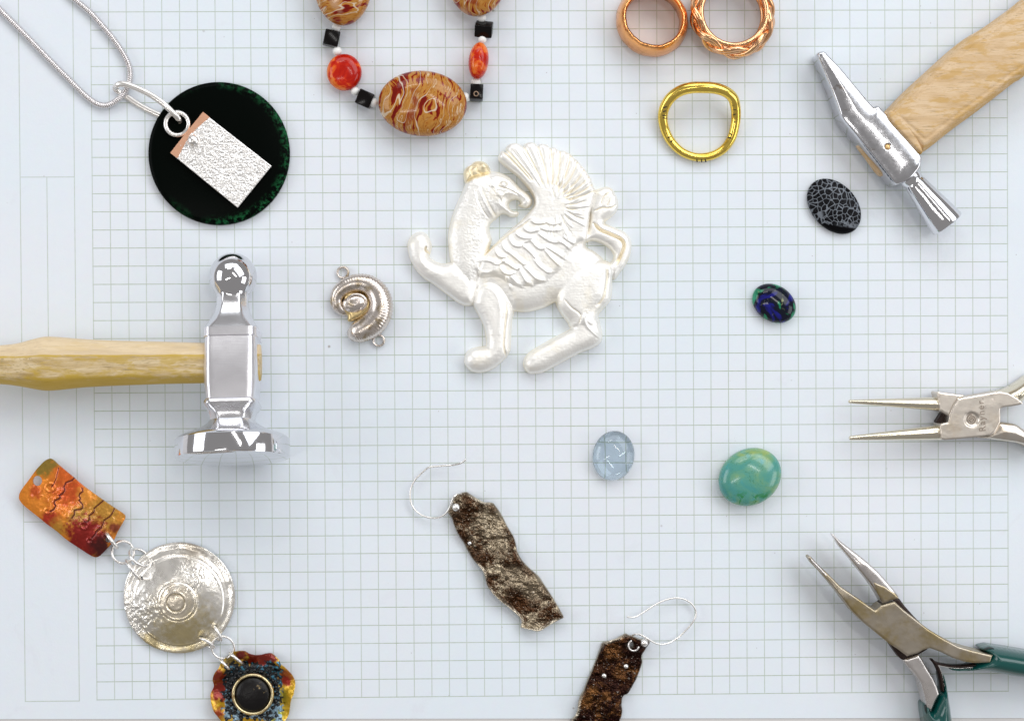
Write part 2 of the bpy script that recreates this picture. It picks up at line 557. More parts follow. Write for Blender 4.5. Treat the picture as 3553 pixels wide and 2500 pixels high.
def m_wood(name, light, mid, dark, stain, rot, grain=1.0, side=None, ridge=None):
    s = Mt(name, rough=0.5)
    v = s.map(rot=(0, 0, rot), scale=(1, 9, 9))
    a = s.noise(60 * grain, 6, 0.6, 0.6, v=v)
    fine = s.noise(330 * grain, 4, 0.6, v=v)
    pore = s.noise(170, 3, 0.7, v=s.map(rot=(0, 0, rot), scale=(1, 16, 16)))
    c = s.ramp(a, [(0.3, dark), (0.46, mid), (0.62, light), (0.75, mid)])
    c = s.mix(s.ma('MULTIPLY', s.step(fine, 0.52, 0.66), 0.6), c, dark)
    c = s.mix(s.ma('MULTIPLY', s.step(pore, 0.58, 0.66), 0.7), c, tuple(x * 0.6 for x in dark))
    v2 = s.map(rot=(0, 0, rot), scale=(1, 3.2, 3.2))
    st = s.noise(130, 6, 0.7, 0.3, v=v2)
    amt = s.ma('MULTIPLY', s.step(st, 0.49, 0.60), 0.7)
    if side:                                         # varnish left along one side of the handle: normal angle, where it begins and is full
        a_, f0, f1 = side
        o = s.sep(s.co())
        d = s.ma('ADD', s.ma('MULTIPLY', o[0], math.cos(a_)), s.ma('MULTIPLY', o[1], math.sin(a_)))
        d = s.ma('ADD', d, s.ma('MULTIPLY', s.ma('SUBTRACT', st, 0.5), 0.012))
        amt = s.ma('MAXIMUM', s.ma('MULTIPLY', amt, 0.8), s.ma('MULTIPLY', s.step(d, f0, f1), 0.85))
    c = s.mix(amt, c, stain)
    if ridge is not None:                            # paler facet above an edge line in the stain colour
        e = s.ma('ADD', s.ma('SUBTRACT', o[1], ridge), s.ma('MULTIPLY', s.ma('SUBTRACT', s.noise(90, 2), 0.5), 0.0012))
        c = s.mix(s.ma('MULTIPLY', s.step(e, -0.0001, 0.0003), 0.6), c, (0.80, 0.64, 0.44))
        c = s.mix(s.ma('MULTIPLY', s.step(s.ma('ABSOLUTE', e), 0.00035, 0.0001), s.ma('MULTIPLY', s.step(st, 0.35, 0.5), 0.75)), c, stain)
    s.set('Base Color', c)
    s.bump(s.ma('ADD', fine, s.noise(900, 3, v=v)), 0.3, 0.00015)
    return s.m

def m_jasper(name, loc, rot):
    s = Mt(name, rough=0.12)
    s.set('Specular IOR Level', 0.3)
    v = s.map(loc=loc, rot=(0, 0, rot))
    warp = s.noise(95, 2, 0.5, v=v, out='Color')
    n = s.node('ShaderNodeVectorMath'); n.operation = 'MULTIPLY_ADD'
    s.lk(warp, n.inputs[0]); n.inputs[1].default_value = (0.0085, 0.0085, 0.0085); s.lk(v, n.inputs[2])
    q = s.map(n.outputs[0], scale=(1, 0.12, 0.3))
    bands = s.noise(680, 3, 0.7, v=q)
    c = s.ramp(bands, [(0.39, (0.17, 0.006, 0.002)), (0.455, (0.26, 0.015, 0.003)), (0.47, (0.44, 0.17, 0.025)), (0.53, (0.50, 0.235, 0.05)), (0.585, (0.36, 0.13, 0.02)), (0.62, (0.52, 0.28, 0.09)), (0.645, (0.66, 0.52, 0.36)), (0.67, (0.42, 0.17, 0.03))])
    big = s.noise(115, 3, 0.5, v=v)
    c = s.mix(s.ma('MULTIPLY', s.step(big, 0.57, 0.66), 0.75), c, (0.22, 0.012, 0.003))
    c = s.mix(s.ma('MULTIPLY', s.step(s.noise(100, 2, 0.5, v=s.map(v, loc=(3, 1, 0))), 0.58, 0.68), 0.7), c, (0.52, 0.31, 0.19))
    thin = s.noise(260, 1, 0.5, v=q)
    c = s.mix(s.ma('MULTIPLY', s.step(s.ma('ABSOLUTE', s.ma('SUBTRACT', thin, 0.5)), 0.010, 0.003), 0.7), c, (0.75, 0.66, 0.52))
    s.set('Base Color', c)
    return s.m

def m_carnelian():
    s = Mt('carnelian', rough=0.16)
    s.set('Specular IOR Level', 0.35)
    n = s.noise(210, 5, 0.6, 0.5)
    o = s.sep(s.co('Normal'))
    c = s.ramp(n, [(0.40, (0.42, 0.008, 0.002)), (0.49, (0.56, 0.02, 0.004)), (0.555, (0.78, 0.16, 0.02)), (0.7, (0.82, 0.28, 0.08))])
    s.set('Base Color', c)
    s.bump(s.noise(500, 3), 0.15, 0.0001)
    return s.m

def m_turquoise():
    s = Mt('turquoise_stone', rough=0.22)
    s.set('Coat Weight', 0.35); s.set('Coat Roughness', 0.08)
    n = s.noise(120, 5, 0.6, 0.4)
    c = s.ramp(n, [(0.34, (0.06, 0.29, 0.28)), (0.47, (0.09, 0.32, 0.25)), (0.57, (0.15, 0.35, 0.20)), (0.68, (0.28, 0.40, 0.13))])
    c = s.mix(s.ma('MULTIPLY', s.step(s.noise(260, 4), 0.56, 0.7), 0.6), c, (0.05, 0.36, 0.42))
    o = s.sep(s.co())
    low = s.step(o[1], -0.0028, -0.0058)
    veins = s.noise(420, 6, 0.72, 0.8)
    c = s.mix(s.ma('MULTIPLY', s.ma('MULTIPLY', low, s.step(veins, 0.49, 0.56)), 0.9), c, (0.02, 0.22, 0.05))
    line = s.step(s.ma('ABSOLUTE', s.ma('SUBTRACT', s.noise(130, 3, 0.7, 1.2), 0.5)), 0.007, 0.002)
    c = s.mix(s.ma('MULTIPLY', line, 0.6), c, (0.04, 0.17, 0.08))
    s.set('Base Color', c)
    return s.m

def m_crackle():
    s = Mt('crackled_black_agate', rough=0.35)
    warp = s.noise(500, 2, out='Color')
    n = s.node('ShaderNodeVectorMath'); n.operation = 'MULTIPLY_ADD'
    s.lk(warp, n.inputs[0]); n.inputs[1].default_value = (0.0011, 0.0011, 0.0011); s.lk(s.co(), n.inputs[2])
    flat = s.map(n.outputs[0], scale=(1, 1, 0.01))
    e = s.voro(680, 'DISTANCE_TO_EDGE', v=flat)
    e2 = s.voro(1150, 'DISTANCE_TO_EDGE', v=flat)
    f = s.ma('MAXIMUM', s.step(e, 0.075, 0.03), s.ma('MULTIPLY', s.step(e2, 0.035, 0.01), 0.15))
    o = s.sep(s.co())
    # a plain black facet at the lower right end with a pale seam above it
    d = s.ma('ADD', s.ma('MULTIPLY', o[0], -0.12), s.ma('MULTIPLY', o[1], -1.0))
    seam = s.ma('MULTIPLY', s.step(s.ma('ABSOLUTE', s.ma('SUBTRACT', d, 0.0050)), 0.0009, 0.0003), s.step(o[0], -0.001, 0.003))
    plain = s.step(d, 0.0054, 0.0056)
    f = s.ma('MULTIPLY', f, s.ma('SUBTRACT', 1.0, plain))
    f = s.ma('MAXIMUM', f, s.ma('MULTIPLY', seam, s.step(s.noise(900, 3), 0.35, 0.6)))
    f = s.ma('MULTIPLY', f, s.ma('ADD', 0.55, s.ma('MULTIPLY', s.noise(300, 3), 0.7)))
    s.set('Base Color', s.mix(f, (0.003, 0.003, 0.004), (0.20, 0.22, 0.25)))
    s.set('Specular IOR Level', 0.08)
    s.bump(s.ma('MULTIPLY', f, -1.0), 0.3, 0.0001)
    return s.m

def m_azurite():
    s = Mt('azurite_malachite', rough=0.12)
    s.set('Specular IOR Level', 0.35)
    a = s.noise(145, 3, 0.55, 0.7)
    c = s.ramp(a, [(0.30, (0.010, 0.016, 0.26)), (0.40, (0.008, 0.008, 0.14)), (0.44, (0.002, 0.003, 0.02)), (0.53, (0.003, 0.006, 0.012)), (0.55, (0.01, 0.17, 0.08)), (0.66, (0.03, 0.30, 0.17))])
    b = s.noise(330, 4, 0.6, 0.5, v=s.map(loc=(2, 3, 1)))
    c = s.mix(s.ma('MULTIPLY', s.step(b, 0.60, 0.7), 0.8), c, (0.30, 0.33, 0.16))
    c = s.mix(s.step(s.noise(160, 2, v=s.map(loc=(5, 1, 2))), 0.63, 0.67), c, (0.008, 0.012, 0.20))
    s.set('Base Color', c)
    return s.m

PAPER = m_paper()
CHROME = m_metal('chrome', (0.74, 0.74, 0.77), 0.07, grain=170, gstr=0.10, gdist=0.0003, rvar=0.05)
BRUSHED = m_metal('brushed_chrome', (0.78, 0.78, 0.81), 0.22, grain=500, gstr=0.22, gdist=0.00006, stretch=(0.35, 6, 6), rvar=0.14)
HEADMET = m_metal('worn_chrome', (0.66, 0.66, 0.69), 0.16, grain=1300, gstr=0.08, gdist=0.0001, rvar=0.2, tarn=(0.34, 0.29, 0.26), tscale=240, tlo=0.56, thi=0.76)
SILVER = m_metal('silver_wire', (0.93, 0.90, 0.87), 0.28, grain=500, gstr=0.0)
CHAINM = m_metal('silver_chain', (0.80, 0.77, 0.77), 0.2, grain=900, gstr=0.05)
NICKEL = m_metal('satin_nickel', (0.72, 0.66, 0.59), 0.30, grain=700, gstr=0.15, gdist=0.0001, tarn=(0.62, 0.52, 0.40), tscale=120, tlo=0.45, thi=0.75)
NICKELJ = m_metal('polished_nickel', (0.80, 0.74, 0.60), 0.22, grain=700, gstr=0.1, gdist=0.0001)
STEEL = m_metal('satin_steel', (0.46, 0.405, 0.33), 0.34, grain=800, gstr=0.2, gdist=0.0001, tarn=(0.36, 0.28, 0.14), tscale=110, tlo=0.36, thi=0.66)
STEELB = m_metal('bright_steel', (0.72, 0.68, 0.66), 0.28, grain=800, gstr=0.15, gdist=0.0001)
BLACKST = m_metal('blackened_steel', (0.02, 0.007, 0.004), 0.5, 0.3, gstr=0.1)
COPPER = m_metal('copper', (0.88, 0.42, 0.16), 0.22, grain=520, gstr=0.6, gdist=0.00022, tarn=(0.60, 0.20, 0.05), tscale=160)
COPPERT = m_metal('twisted_copper', (0.92, 0.52, 0.28), 0.18, grain=600, gstr=0.05, tarn=(0.78, 0.50, 0.26), tscale=220)
GOLD = m_metal('yellow_gold', (0.95, 0.69, 0.14), 0.18, grain=380, gstr=0.06, gdist=0.0002, tarn=(0.72, 0.43, 0.05), tscale=200, tlo=0.52, thi=0.72)
AMMO = m_metal('tarnished_silver', (0.74, 0.67, 0.62), 0.27, grain=700, gstr=0.35, gdist=0.00018, tarn=(0.45, 0.36, 0.24), tscale=330, tlo=0.48, thi=0.68)
WOODA = m_wood('ash_handle_wood', (0.76, 0.61, 0.38), (0.62, 0.46, 0.24), (0.40, 0.27, 0.11), (0.54, 0.35, 0.02), 0.0, 0.8, (math.radians(-90), 0.0012, 0.0042), 0.0025)
WOODB = m_wood('beech_handle_wood', (0.72, 0.53, 0.33), (0.66, 0.46, 0.26), (0.56, 0.37, 0.18), (0.55, 0.31, 0.05), math.radians(-38), 0.8, (math.radians(-52), 0.0052, 0.0082))
PEARL = Mt('pearl_bead', (0.86, 0.85, 0.83), 0.25).m
ONYX = Mt('black_onyx', (0.004, 0.003, 0.003), 0.16, Specular_IOR_Level=0.2).m
CARN = m_carnelian()

# ------------------------------------------------------------------ table and paper
def slab(name, corners, z0, z1, mat, kind=None):
    c = np.asarray(corners, float)
    V = [(*p, z1) for p in c] + [(*p, z0) for p in c]
    n = len(c)
    F = [tuple(range(n))] + [tuple(range(2 * n - 1, n - 1, -1))] + [(i, i + n, (i + 1) % n + n, (i + 1) % n) for i in range(n)]
    bm = bmesh.new(); bv = [bm.verts.new(v) for v in V]
    for f in F: bm.faces.new([bv[i] for i in f])
    bmesh.ops.recalc_face_normals(bm, faces=bm.faces)
    me = bpy.data.meshes.new(name); bm.to_mesh(me); bm.free()
    o = link(name, me, mat)
    if kind: o['kind'] = kind
    return o

tb = Mt('pale_table_top', (0.66, 0.64, 0.63), 0.5)
tb.bump(tb.noise(60, 4), 0.1, 0.0005)
slab('table', [(-0.75, -0.55), (0.75, -0.55), (0.75, 0.55), (-0.75, 0.55)], -0.03, -0.0003, tb.m, 'structure')
e0, e1 = P(0, 2493), P(3553, 2489)
sl = (e1.y - e0.y) / (e1.x - e0.x)
xl, xr = -0.192, 0.185
paper = slab('graph_paper', [(xl, e0.y + sl * (xl - e0.x)), (xr, e0.y + sl * (xr - e0.x)), (xr, 0.152), (xl, 0.152)], -0.0003, 0.0, PAPER)
tag(paper, 'white sheet of graph paper with pale green ruled squares under everything', 'graph paper')

# ------------------------------------------------------------------ griffin brooch
def griffin():
    c0 = P(1790, 930)
    root = thing('griffin_brooch', 'white silver winged griffin with curled beak and raised foreleg, largest piece in the middle', 'brooch', c0)
    neck = ZG([(322, 740), (320, 680), (330, 610), (352, 530), (382, 455), (412, 390), (432, 338), (450, 305), (500, 280), (560, 268), (605, 262), (662, 274), (712, 300), (752, 338), (782, 370), (815, 393), (842, 420), (858, 450), (853, 476), (836, 494), (815, 500), (790, 492), (768, 478), (782, 470), (776, 455), (760, 446), (735, 447), (716, 458), (709, 475), (712, 492), (722, 506), (740, 517), (762, 518), (773, 528), (768, 545), (745, 556), (715, 552), (690, 540), (665, 536), (645, 550), (620, 573), (597, 592), (586, 615), (586, 645), (594, 675), (600, 705), (580, 770), (560, 860), (520, 950), (470, 1010), (400, 960), (340, 850)])
    crest = ZG([(428, 338), (419, 295), (421, 262), (440, 236), (466, 222), (484, 204), (518, 196), (553, 204), (580, 228), (593, 262), (575, 295), (520, 312), (480, 325), (450, 345)])
    raised = ZG([(63, 765), (62, 722), (78, 686), (105, 660), (145, 648), (180, 661), (203, 694), (216, 735), (212, 772), (202, 796), (203, 812), (226, 830), (262, 846), (300, 851), (342, 843), (410, 860), (470, 905), (510, 970), (510, 1050), (482, 1113), (440, 1123), (400, 1111), (360, 1086), (320, 1056), (275, 1021), (222, 982), (170, 950), (125, 906), (95, 860), (74, 812)])
    body = ZG([(470, 1000), (500, 880), (600, 760), (900, 640), (1180, 680), (1200, 742), (1262, 778), (1325, 843), (1350, 950), (1180, 1080), (1010, 1100), (985, 1109), (950, 1126), (900, 1145), (840, 1159), (790, 1161), (745, 1156), (720, 1160), (690, 1130), (600, 1060), (520, 1050)])
    foreleg = ZG([(482, 1080), (478, 1110), (502, 1162), (530, 1215), (550, 1265), (560, 1320), (563, 1368), (548, 1378), (500, 1384), (456, 1400), (430, 1432), (424, 1480), (440, 1515), (470, 1540), (520, 1549), (570, 1540), (612, 1520), (652, 1490), (684, 1460), (706, 1432), (719, 1400), (723, 1340), (726, 1280), (731, 1210), (742, 1160), (716, 1090), (690, 1040), (660, 998), (620, 970), (572, 960), (527, 978), (500, 1015)])
    thigh = ZG([(1050, 960), (1110, 895), (1200, 840), (1300, 825), (1368, 855), (1384, 905), (1370, 955), (1369, 1010), (1363, 1070), (1342, 1108), (1305, 1148), (1280, 1185), (1292, 1240), (1250, 1290), (1150, 1292), (1100, 1262), (1085, 1230), (1060, 1200), (1035, 1165), (1010, 1112), (1006, 1060), (1020, 1010)])
    shank = ZG([(1270, 1185), (1290, 1235), (1303, 1280), (1306, 1320), (1290, 1360), (1240, 1392), (1170, 1420), (1110, 1450), (1050, 1482), (990, 1515), (940, 1541), (890, 1554), (845, 1554), (815, 1536), (800, 1500), (805, 1460), (830, 1425), (870, 1395), (930, 1360), (1000, 1320), (1050, 1295), (1097, 1268), (1110, 1235), (1150, 1180), (1220, 1160)])
    wing = ZG([(510, 890), (530, 830), (600, 745), (680, 665), (770, 590), (840, 520), (868, 478), (864, 430), (842, 390), (808, 345), (765, 300), (712, 258), (668, 220), (642, 190), (644, 160), (664, 133), (688, 140), (690, 112), (712, 90), (752, 82), (785, 94), (798, 108), (812, 87), (850, 75), (880, 86), (889, 99), (912, 87), (950, 92), (970, 110), (1000, 111), (1030, 130), (1062, 133), (1100, 152), (1128, 180), (1150, 198), (1174, 226), (1195, 250), (1216, 282), (1234, 312), (1246, 348), (1264, 390), (1250, 450), (1230, 530), (1222, 600), (1216, 660), (1200, 715), (1150, 735), (1100, 785), (1066, 835), (1050, 890), (1000, 930), (960, 965), (900, 992), (830, 1006), (760, 1008), (700, 985), (640, 950), (580, 948), (530, 950), (506, 925)])
    tail = ZG([(1222, 490), (1243, 425), (1258, 387), (1300, 368), (1335, 360), (1368, 374), (1387, 405), (1404, 445), (1406, 486), (1393, 523), (1366, 553), (1336, 575), (1320, 592), (1355, 608), (1405, 628), (1452, 652), (1481, 685), (1492, 725), (1488, 775), (1475, 820), (1450, 870), (1418, 910), (1380, 955), (1345, 905), (1330, 850), (1364, 838), (1378, 805), (1363, 770), (1330, 740), (1285, 717), (1240, 707), (1198, 718), (1190, 690), (1212, 655), (1222, 600), (1226, 545)])
    P_ = [cr(p, 4) for p in (neck, crest, raised, body, foreleg, thigh, shank, wing, tail)]
    base = [0.6, 0.3, 0.4, 0.2, 0.9, 0.7, 0.6, 1.9, 0.5]          # mm added to the rounded height of each limb
    high = [3.6, 3.0, 3.3, 3.2, 3.4, 3.9, 3.3, 2.2, 2.4]
    wid = [70, 34, 48, 80, 46, 72, 44, 26, 30]
    step_ids = set()
    S = []                                                          # relief lines: points, width px, height mm
    for l in [[(500, 390), (520, 440), (550, 480), (600, 500), (650, 490)], [(590, 310), (610, 370), (640, 410), (680, 445)], [(680, 240), (700, 290), (740, 340), (800, 360), (850, 350)],
              [(770, 180), (800, 220), (860, 250), (930, 260), (990, 255)], [(870, 110), (900, 150), (960, 175), (1020, 165), (1080, 140)], [(960, 20), (1010, 60), (1080, 70), (1150, 55)],
              [(480, 570), (540, 590), (600, 560), (640, 540)], [(690, 440), (740, 480), (800, 530), (860, 580), (890, 590)], [(890, 310), (960, 285), (1020, 350), (1080, 390), (1140, 390)],
              [(860, 350), (930, 410), (990, 470), (1020, 510)], [(1060, 190), (1120, 240), (1200, 290), (1290, 310), (1350, 300)], [(1100, 130), (1160, 150), (1250, 160), (1340, 150)],
              [(300, 570), (340, 540), (420, 545), (500, 575), (505, 625), (460, 670), (400, 685), (325, 665), (292, 620), (300, 570)], [(570, 620), (600, 680), (660, 715), (720, 715), (770, 690)],
              [(620, 560), (680, 590), (740, 630), (790, 650), (840, 620)], [(700, 740), (740, 780), (790, 840), (860, 880)], [(820, 650), (850, 720), (900, 800), (960, 850), (1000, 855)],
              [(880, 620), (950, 690), (1020, 760), (1100, 800), (1160, 800)], [(1000, 520), (1060, 600), (1120, 650), (1180, 690), (1230, 690)], [(1140, 400), (1200, 480), (1260, 540), (1320, 600)],
              [(1170, 370), (1250, 420), (1330, 470), (1400, 520)], [(1310, 290), (1390, 330), (1460, 390)], [(1380, 240), (1450, 290), (1530, 330)], [(650, 740), (660, 800), (700, 890)],
              [(1400, 120), (1400, 180), (1370, 230)], [(1180, 60), (1250, 80), (1340, 60)]]:
        S.append((cr(ZG2(l), 5, False), 4.2, 0.46)); step_ids.add(len(S) - 1)
    cw = np.array([985, 480.0])
    tips = np.array([(664, 135), (690, 128), (798, 108), (889, 99), (970, 110), (1034, 128), (1105, 155), (1150, 198), (1195, 250), (1225, 298), (1246, 348), (1260, 390)], float)
    for i, t in enumerate(tips):
        f0 = 0.30 if i > 1 else 0.42
        mid = cw + (t - cw) * 0.62 + np.array([10, 6])
        S.append((cr(ZG([cw + (t - cw) * f0, mid, t]), 5, False), 3.4, -0.42))
        if i:
            for fr, am in ((0.5, 0.22), (0.25, -0.16), (0.75, -0.16)):
                m = tips[i - 1] * (1 - fr) + t * fr
                S.append((cr(ZG([cw + (m - cw) * (f0 + 0.04), cw + (m - cw) * 0.6 + np.array([8, 5]), cw + (m - cw) * 0.97]), 5, False), 2.6, am))
    for k in range(24):                                             # short feathers round the wrist of the wing
        a = math.radians(-105 + k * 9.2)
        d = np.array([math.cos(a), math.sin(a)])
        c2 = np.array([1010, 500.0])
        r0, r1 = 58 + 14 * (k % 3), 128 + 30 * ((k * 5) % 4)
        S.append((ZG([c2 + d * r0, c2 + d * (r0 + r1) / 2 + np.array([-d[1], d[0]]) * 6, c2 + d * r1]), 2.8, 0.30 if k % 2 else -0.32))
    S.append((cr(ZG2([(330, 505), (450, 395), (560, 300), (660, 215), (760, 150), (860, 85), (960, 10)]), 5, False), 3.5, -0.45))
    S.append((cr(ZG1([(300, 690), (340, 790), (390, 890), (440, 980), (500, 1075)]), 5, False), 4.5, 0.40))
    S.append((cr(ZG1([(345, 700), (400, 830), (470, 960), (530, 1050)]), 5, False), 3.0, -0.30))
    S.append((cr(ZG1([(250, 690), (290, 830), (350, 960), (420, 1060)]), 5, False), 3.0, -0.25))
    S.append((cr(ZG1([(600, 830), (590, 790), (640, 757), (700, 748), (800, 775), (890, 815)]), 5, False), 4.5, 0.26))
    S.append((cr(ZG1([(540, 660), (640, 690), (740, 730), (850, 800)]), 5, False), 3.0, -0.30))
    S.append((cr(ZG1([(440, 560), (540, 540), (640, 570), (720, 620)]), 5, False), 3.5, 0.25))
    S.append((cr(ZG1([(140, 600), (230, 540), (330, 510), (450, 480)]), 5, False), 3.6, -0.55))
    S.append((cr(ZG1([(230, 520), (200, 440), (270, 400), (290, 470), (350, 500)]), 5, False), 4.0, -0.50))
    S.append((cr(ZG([(700, 1110), (690, 1200), (680, 1290), (676, 1380), (690, 1440)]), 5, False), 3.2, -0.45))
    S.append((cr(ZG([(540, 1000), (600, 1020), (640, 1080), (650, 1180), (640, 1300)]), 5, False), 7.0, 0.20))
    S.append((cr(ZG([(182, 745), (178, 768), (190, 780), (204, 790)]), 5, False), 3.5, -0.9))
    S.append((cr(ZG([(1250, 600), (1290, 640), (1360, 670), (1420, 700), (1440, 740), (1420, 800), (1390, 860)]), 5, False), 5.5, -1.2))
    S.append((cr(ZG([(1250, 520), (1300, 500), (1360, 500), (1390, 480)]), 5, False), 3.0, -0.5))
    S.append((cr(ZG([(1290, 480), (1310, 430), (1350, 400)]), 5, False), 2.8, -0.4))
    S.append((cr(ZG([(1330, 490), (1350, 450), (1375, 430)]), 5, False), 2.8, -0.4))
    S.append((cr(ZG([(1180, 1180), (1190, 1230), (1220, 1270), (1290, 1330)]), 5, False), 6, 0.35))
    S.append((cr(ZG([(1060, 1080), (1100, 1130), (1160, 1180), (1150, 1240)]), 5, False), 4, -0.3))
    S.append((cr(ZG([(1330, 880), (1330, 960), (1310, 1060), (1270, 1120)]), 5, False), 6, -0.4))
    dots = [((620, 635), 11, 0.75), ((375, 385), 14, 0.9), ((560, 760), 9, 0.3), ((480, 640), 8, 0.25)]
    keepr = {}
    def hf(q, sd, sds):
        H = np.full(len(q), -1e9); k = 0.10
        acc = np.zeros(len(q)); R_ = np.zeros(len(q))
        for i in range(len(P_)):
            s = np.maximum(sds[i], 0)
            h = np.where(sds[i] > -0.5, base[i] * smooth(0, 6, s) + high[i] * rnd(s, wid[i]) ** 0.9, -5)
            acc += np.exp(np.clip(h / k, -60, 80))
        H = k * np.log(np.maximum(acc, 1e-20))
        for si, (l, wd, am) in enumerate(S):
            m = np.all((q > l.min(0) - wd * 2.6) & (q < l.max(0) + wd * 2.6), 1)
            d, _, al = seg_dist(q[m], l, False)
            fade = np.clip(np.minimum(al, 1 - al) * 6 + 0.35, 0, 1)
            ww = np.full(len(d), 0.85 * wd)
            if si in step_ids:                       # overlapping feathers: a long slope inside, a sharp edge outside
                m = np.all((q > l.min(0) - wd * 4.5) & (q < l.max(0) + wd * 4.5), 1)
                d, nr, al = seg_dist(q[m], l, False)
                fade = np.clip(np.minimum(al, 1 - al) * 6 + 0.35, 0, 1)
                i_ = np.clip((al * (len(l) - 1)).astype(int), 0, len(l) - 2)
                t_ = l[i_ + 1] - l[i_]; v_ = q[m] - nr
                ww = np.where(t_[:, 0] * v_[:, 1] - t_[:, 1] * v_[:, 0] < 0, 2.3 * wd, 0.55 * wd)
            H[m] += 0.95 * am * fade * np.exp(-(d / ww) ** 2)
            R_[m] += am * fade * np.exp(-(d / ww) ** 2)
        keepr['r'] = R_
        for (c, r, am) in dots:
            d = np.linalg.norm(q - ZG1(c), axis=1) / r
            H += am * np.exp(-d ** 4)
        neckm = smooth(4, 20, sds[0]) * (1 - smooth(-5, 5, sds[7]))
        H += neckm * 0.20 * fbm(q[:, 0] / 4.5, q[:, 1] / 4.5, 4, 3)
        H += 0.05 * fbm(q[:, 0] / 5, q[:, 1] / 5, 9, 2) + 0.12 * fbm(q[:, 0] / 26, q[:, 1] / 26, 2, 3)
        return (np.clip(H, 0, None) + 0.7) / 1000
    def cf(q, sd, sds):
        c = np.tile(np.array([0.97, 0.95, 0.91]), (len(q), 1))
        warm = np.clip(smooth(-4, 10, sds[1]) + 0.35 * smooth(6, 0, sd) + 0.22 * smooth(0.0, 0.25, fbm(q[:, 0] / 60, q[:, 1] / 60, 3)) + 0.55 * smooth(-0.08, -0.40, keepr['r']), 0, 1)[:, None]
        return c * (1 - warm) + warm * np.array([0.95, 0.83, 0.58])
    s = Mt('whitened_silver', rough=0.34, metal=0.62)
    br = s.noise(800, 4, 0.6, v=s.map(rot=(0, 0, 0.7), scale=(0.25, 3, 1)))
    b2 = s.noise(500, 4, 0.7, v=s.map(rot=(0, 0, -0.6), scale=(0.2, 3, 1)))
    wear = s.ma('MULTIPLY', s.step(b2, 0.54, 0.66), s.step(s.noise(130, 3), 0.46, 0.62))
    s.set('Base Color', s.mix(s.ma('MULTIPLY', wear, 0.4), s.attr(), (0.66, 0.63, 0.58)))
    s.set('Roughness', s.ma('ADD', 0.32, s.ma('MULTIPLY', s.noise(180, 4), 0.22)))
    s.bump(s.ma('ADD', s.ma('MULTIPLY', br, 1.6), s.noise(1100, 3)), 0.34, 0.00013)
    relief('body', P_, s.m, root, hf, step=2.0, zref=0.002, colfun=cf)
griffin()

# ------------------------------------------------------------------ snail shaped charm
def ammonite():
    root = thing('snail_charm', 'small tarnished silver spiral shell charm with a wire loop at each end', 'charm', P(1255, 1047))
    ctr = [(470, 905), (385, 880), (318, 810), (298, 700), (345, 590), (440, 510), (560, 462), (690, 452), (820, 490), (925, 580), (985, 700), (1000, 820), (975, 940), (910, 1050), (820, 1130), (720, 1185), (630, 1225), (560, 1262)]
    rad = [62, 78, 92, 100, 112, 122, 130, 140, 152, 166, 178, 186, 192, 196, 192, 180, 162, 120]
    n = 14
    c = cr(ZM(ctr), n, False); r = cr(np.array(rad, float)[:, None], n, False)[:, 0] / ZM.k * U
    al = np.linspace(0, 1, len(c))
    z = 0.86 * r * (0.95 + 0.05 * al)
    pts = PA(c, 0.002); pts[:, 2] = z
    T, A, B = frames(pts, False)
    V, F = [], []
    m = 28
    for i in range(len(pts)):
        for k in range(m):
            t = 2 * math.pi * k / m
            outer = max(0, -math.cos(t)) if False else max(0, math.cos(t))
            rib = 1 + 0.035 * outer ** 1.5 * math.sin(i * 1.55) * (1 if al[i] > 0.3 else 0.3)
            V.append(pts[i] + r[i] * rib * (math.cos(t) * A[i] + 0.88 * math.sin(t) * B[i]))
    for i in range(len(pts) - 1):
        for k in range(m):
            l = (k + 1) % m
            F.append((i * m + k, i * m + l, (i + 1) * m + l, (i + 1) * m + k))
    # rounded mouth
    last = (len(pts) - 1) * m
    for q, (f, fw) in enumerate([(0.8, 0.35), (0.45, 0.55), (0.0, 0.62)]):
        for k in range(m):
            t = 2 * math.pi * k / m
            V.append(pts[-1] + T[-1] * r[-1] * fw + max(f, 0.02) * r[-1] * (math.cos(t) * A[-1] + 0.88 * math.sin(t) * B[-1]))
        a, b = last + q * m, last + (q + 1) * m
        for k in range(m):
            l = (k + 1) % m
            F.append((a + k, a + l, b + l, b + k))
    F.append(tuple(range(m - 1, -1, -1)))
    mk('shell_whorl', V, F, AMMO, root)
    sp = [(470, 905), (600, 895), (710, 850), (765, 775), (745, 690), (660, 640), (560, 645), (500, 700), (505, 770), (570, 805), (640, 785), (655, 735), (610, 712)]
    rs = [66, 64, 60, 56, 52, 50, 48, 46, 44, 42, 40, 36, 30]
    cc = cr(ZM(sp), 8, False); rr = cr(np.array(rs, float)[:, None], 8, False)[:, 0] / ZM.k * U
    p2 = PA(cc, 0.002); p2[:, 2] = np.linspace(0.0026, 0.0032, len(cc))
    ellipsoid('inner_whorl', ZM.p(590, 775, 0.0025), 196 * U / ZM.k, 140 * U / ZM.k, 0.0013, math.radians(10), AMMO, root, nu=48, nv=24)
    p2[:, 2] = np.linspace(0.0031, 0.0036, len(cc))
    tube('spiral_ridge', p2[14:], rr[14:] * 0.5, AMMO, root, sides=12)
    fl = cr(ZM([(430, 640), (560, 580), (720, 610), (830, 700), (850, 850), (760, 960), (600, 1040), (480, 1050), (470, 960), (400, 850)]), 5)
    relief('shell_floor', [fl], GOLDISH, root, lambda q, sd, s: 0.0018 + 0.0010 * rnd(sd, 20), step=3)
    for (x, y) in ((402, 292), (962, 1350)):
        torus('wire_loop', ZM.p(x, y, 0.0008), 84 / ZM.k * U, 19 / ZM.k * U, AMMO, root, n=36)
GOLDISH = m_metal('gilt_tarnish', (0.72, 0.55, 0.28), 0.3, gstr=0.2)
ammonite()

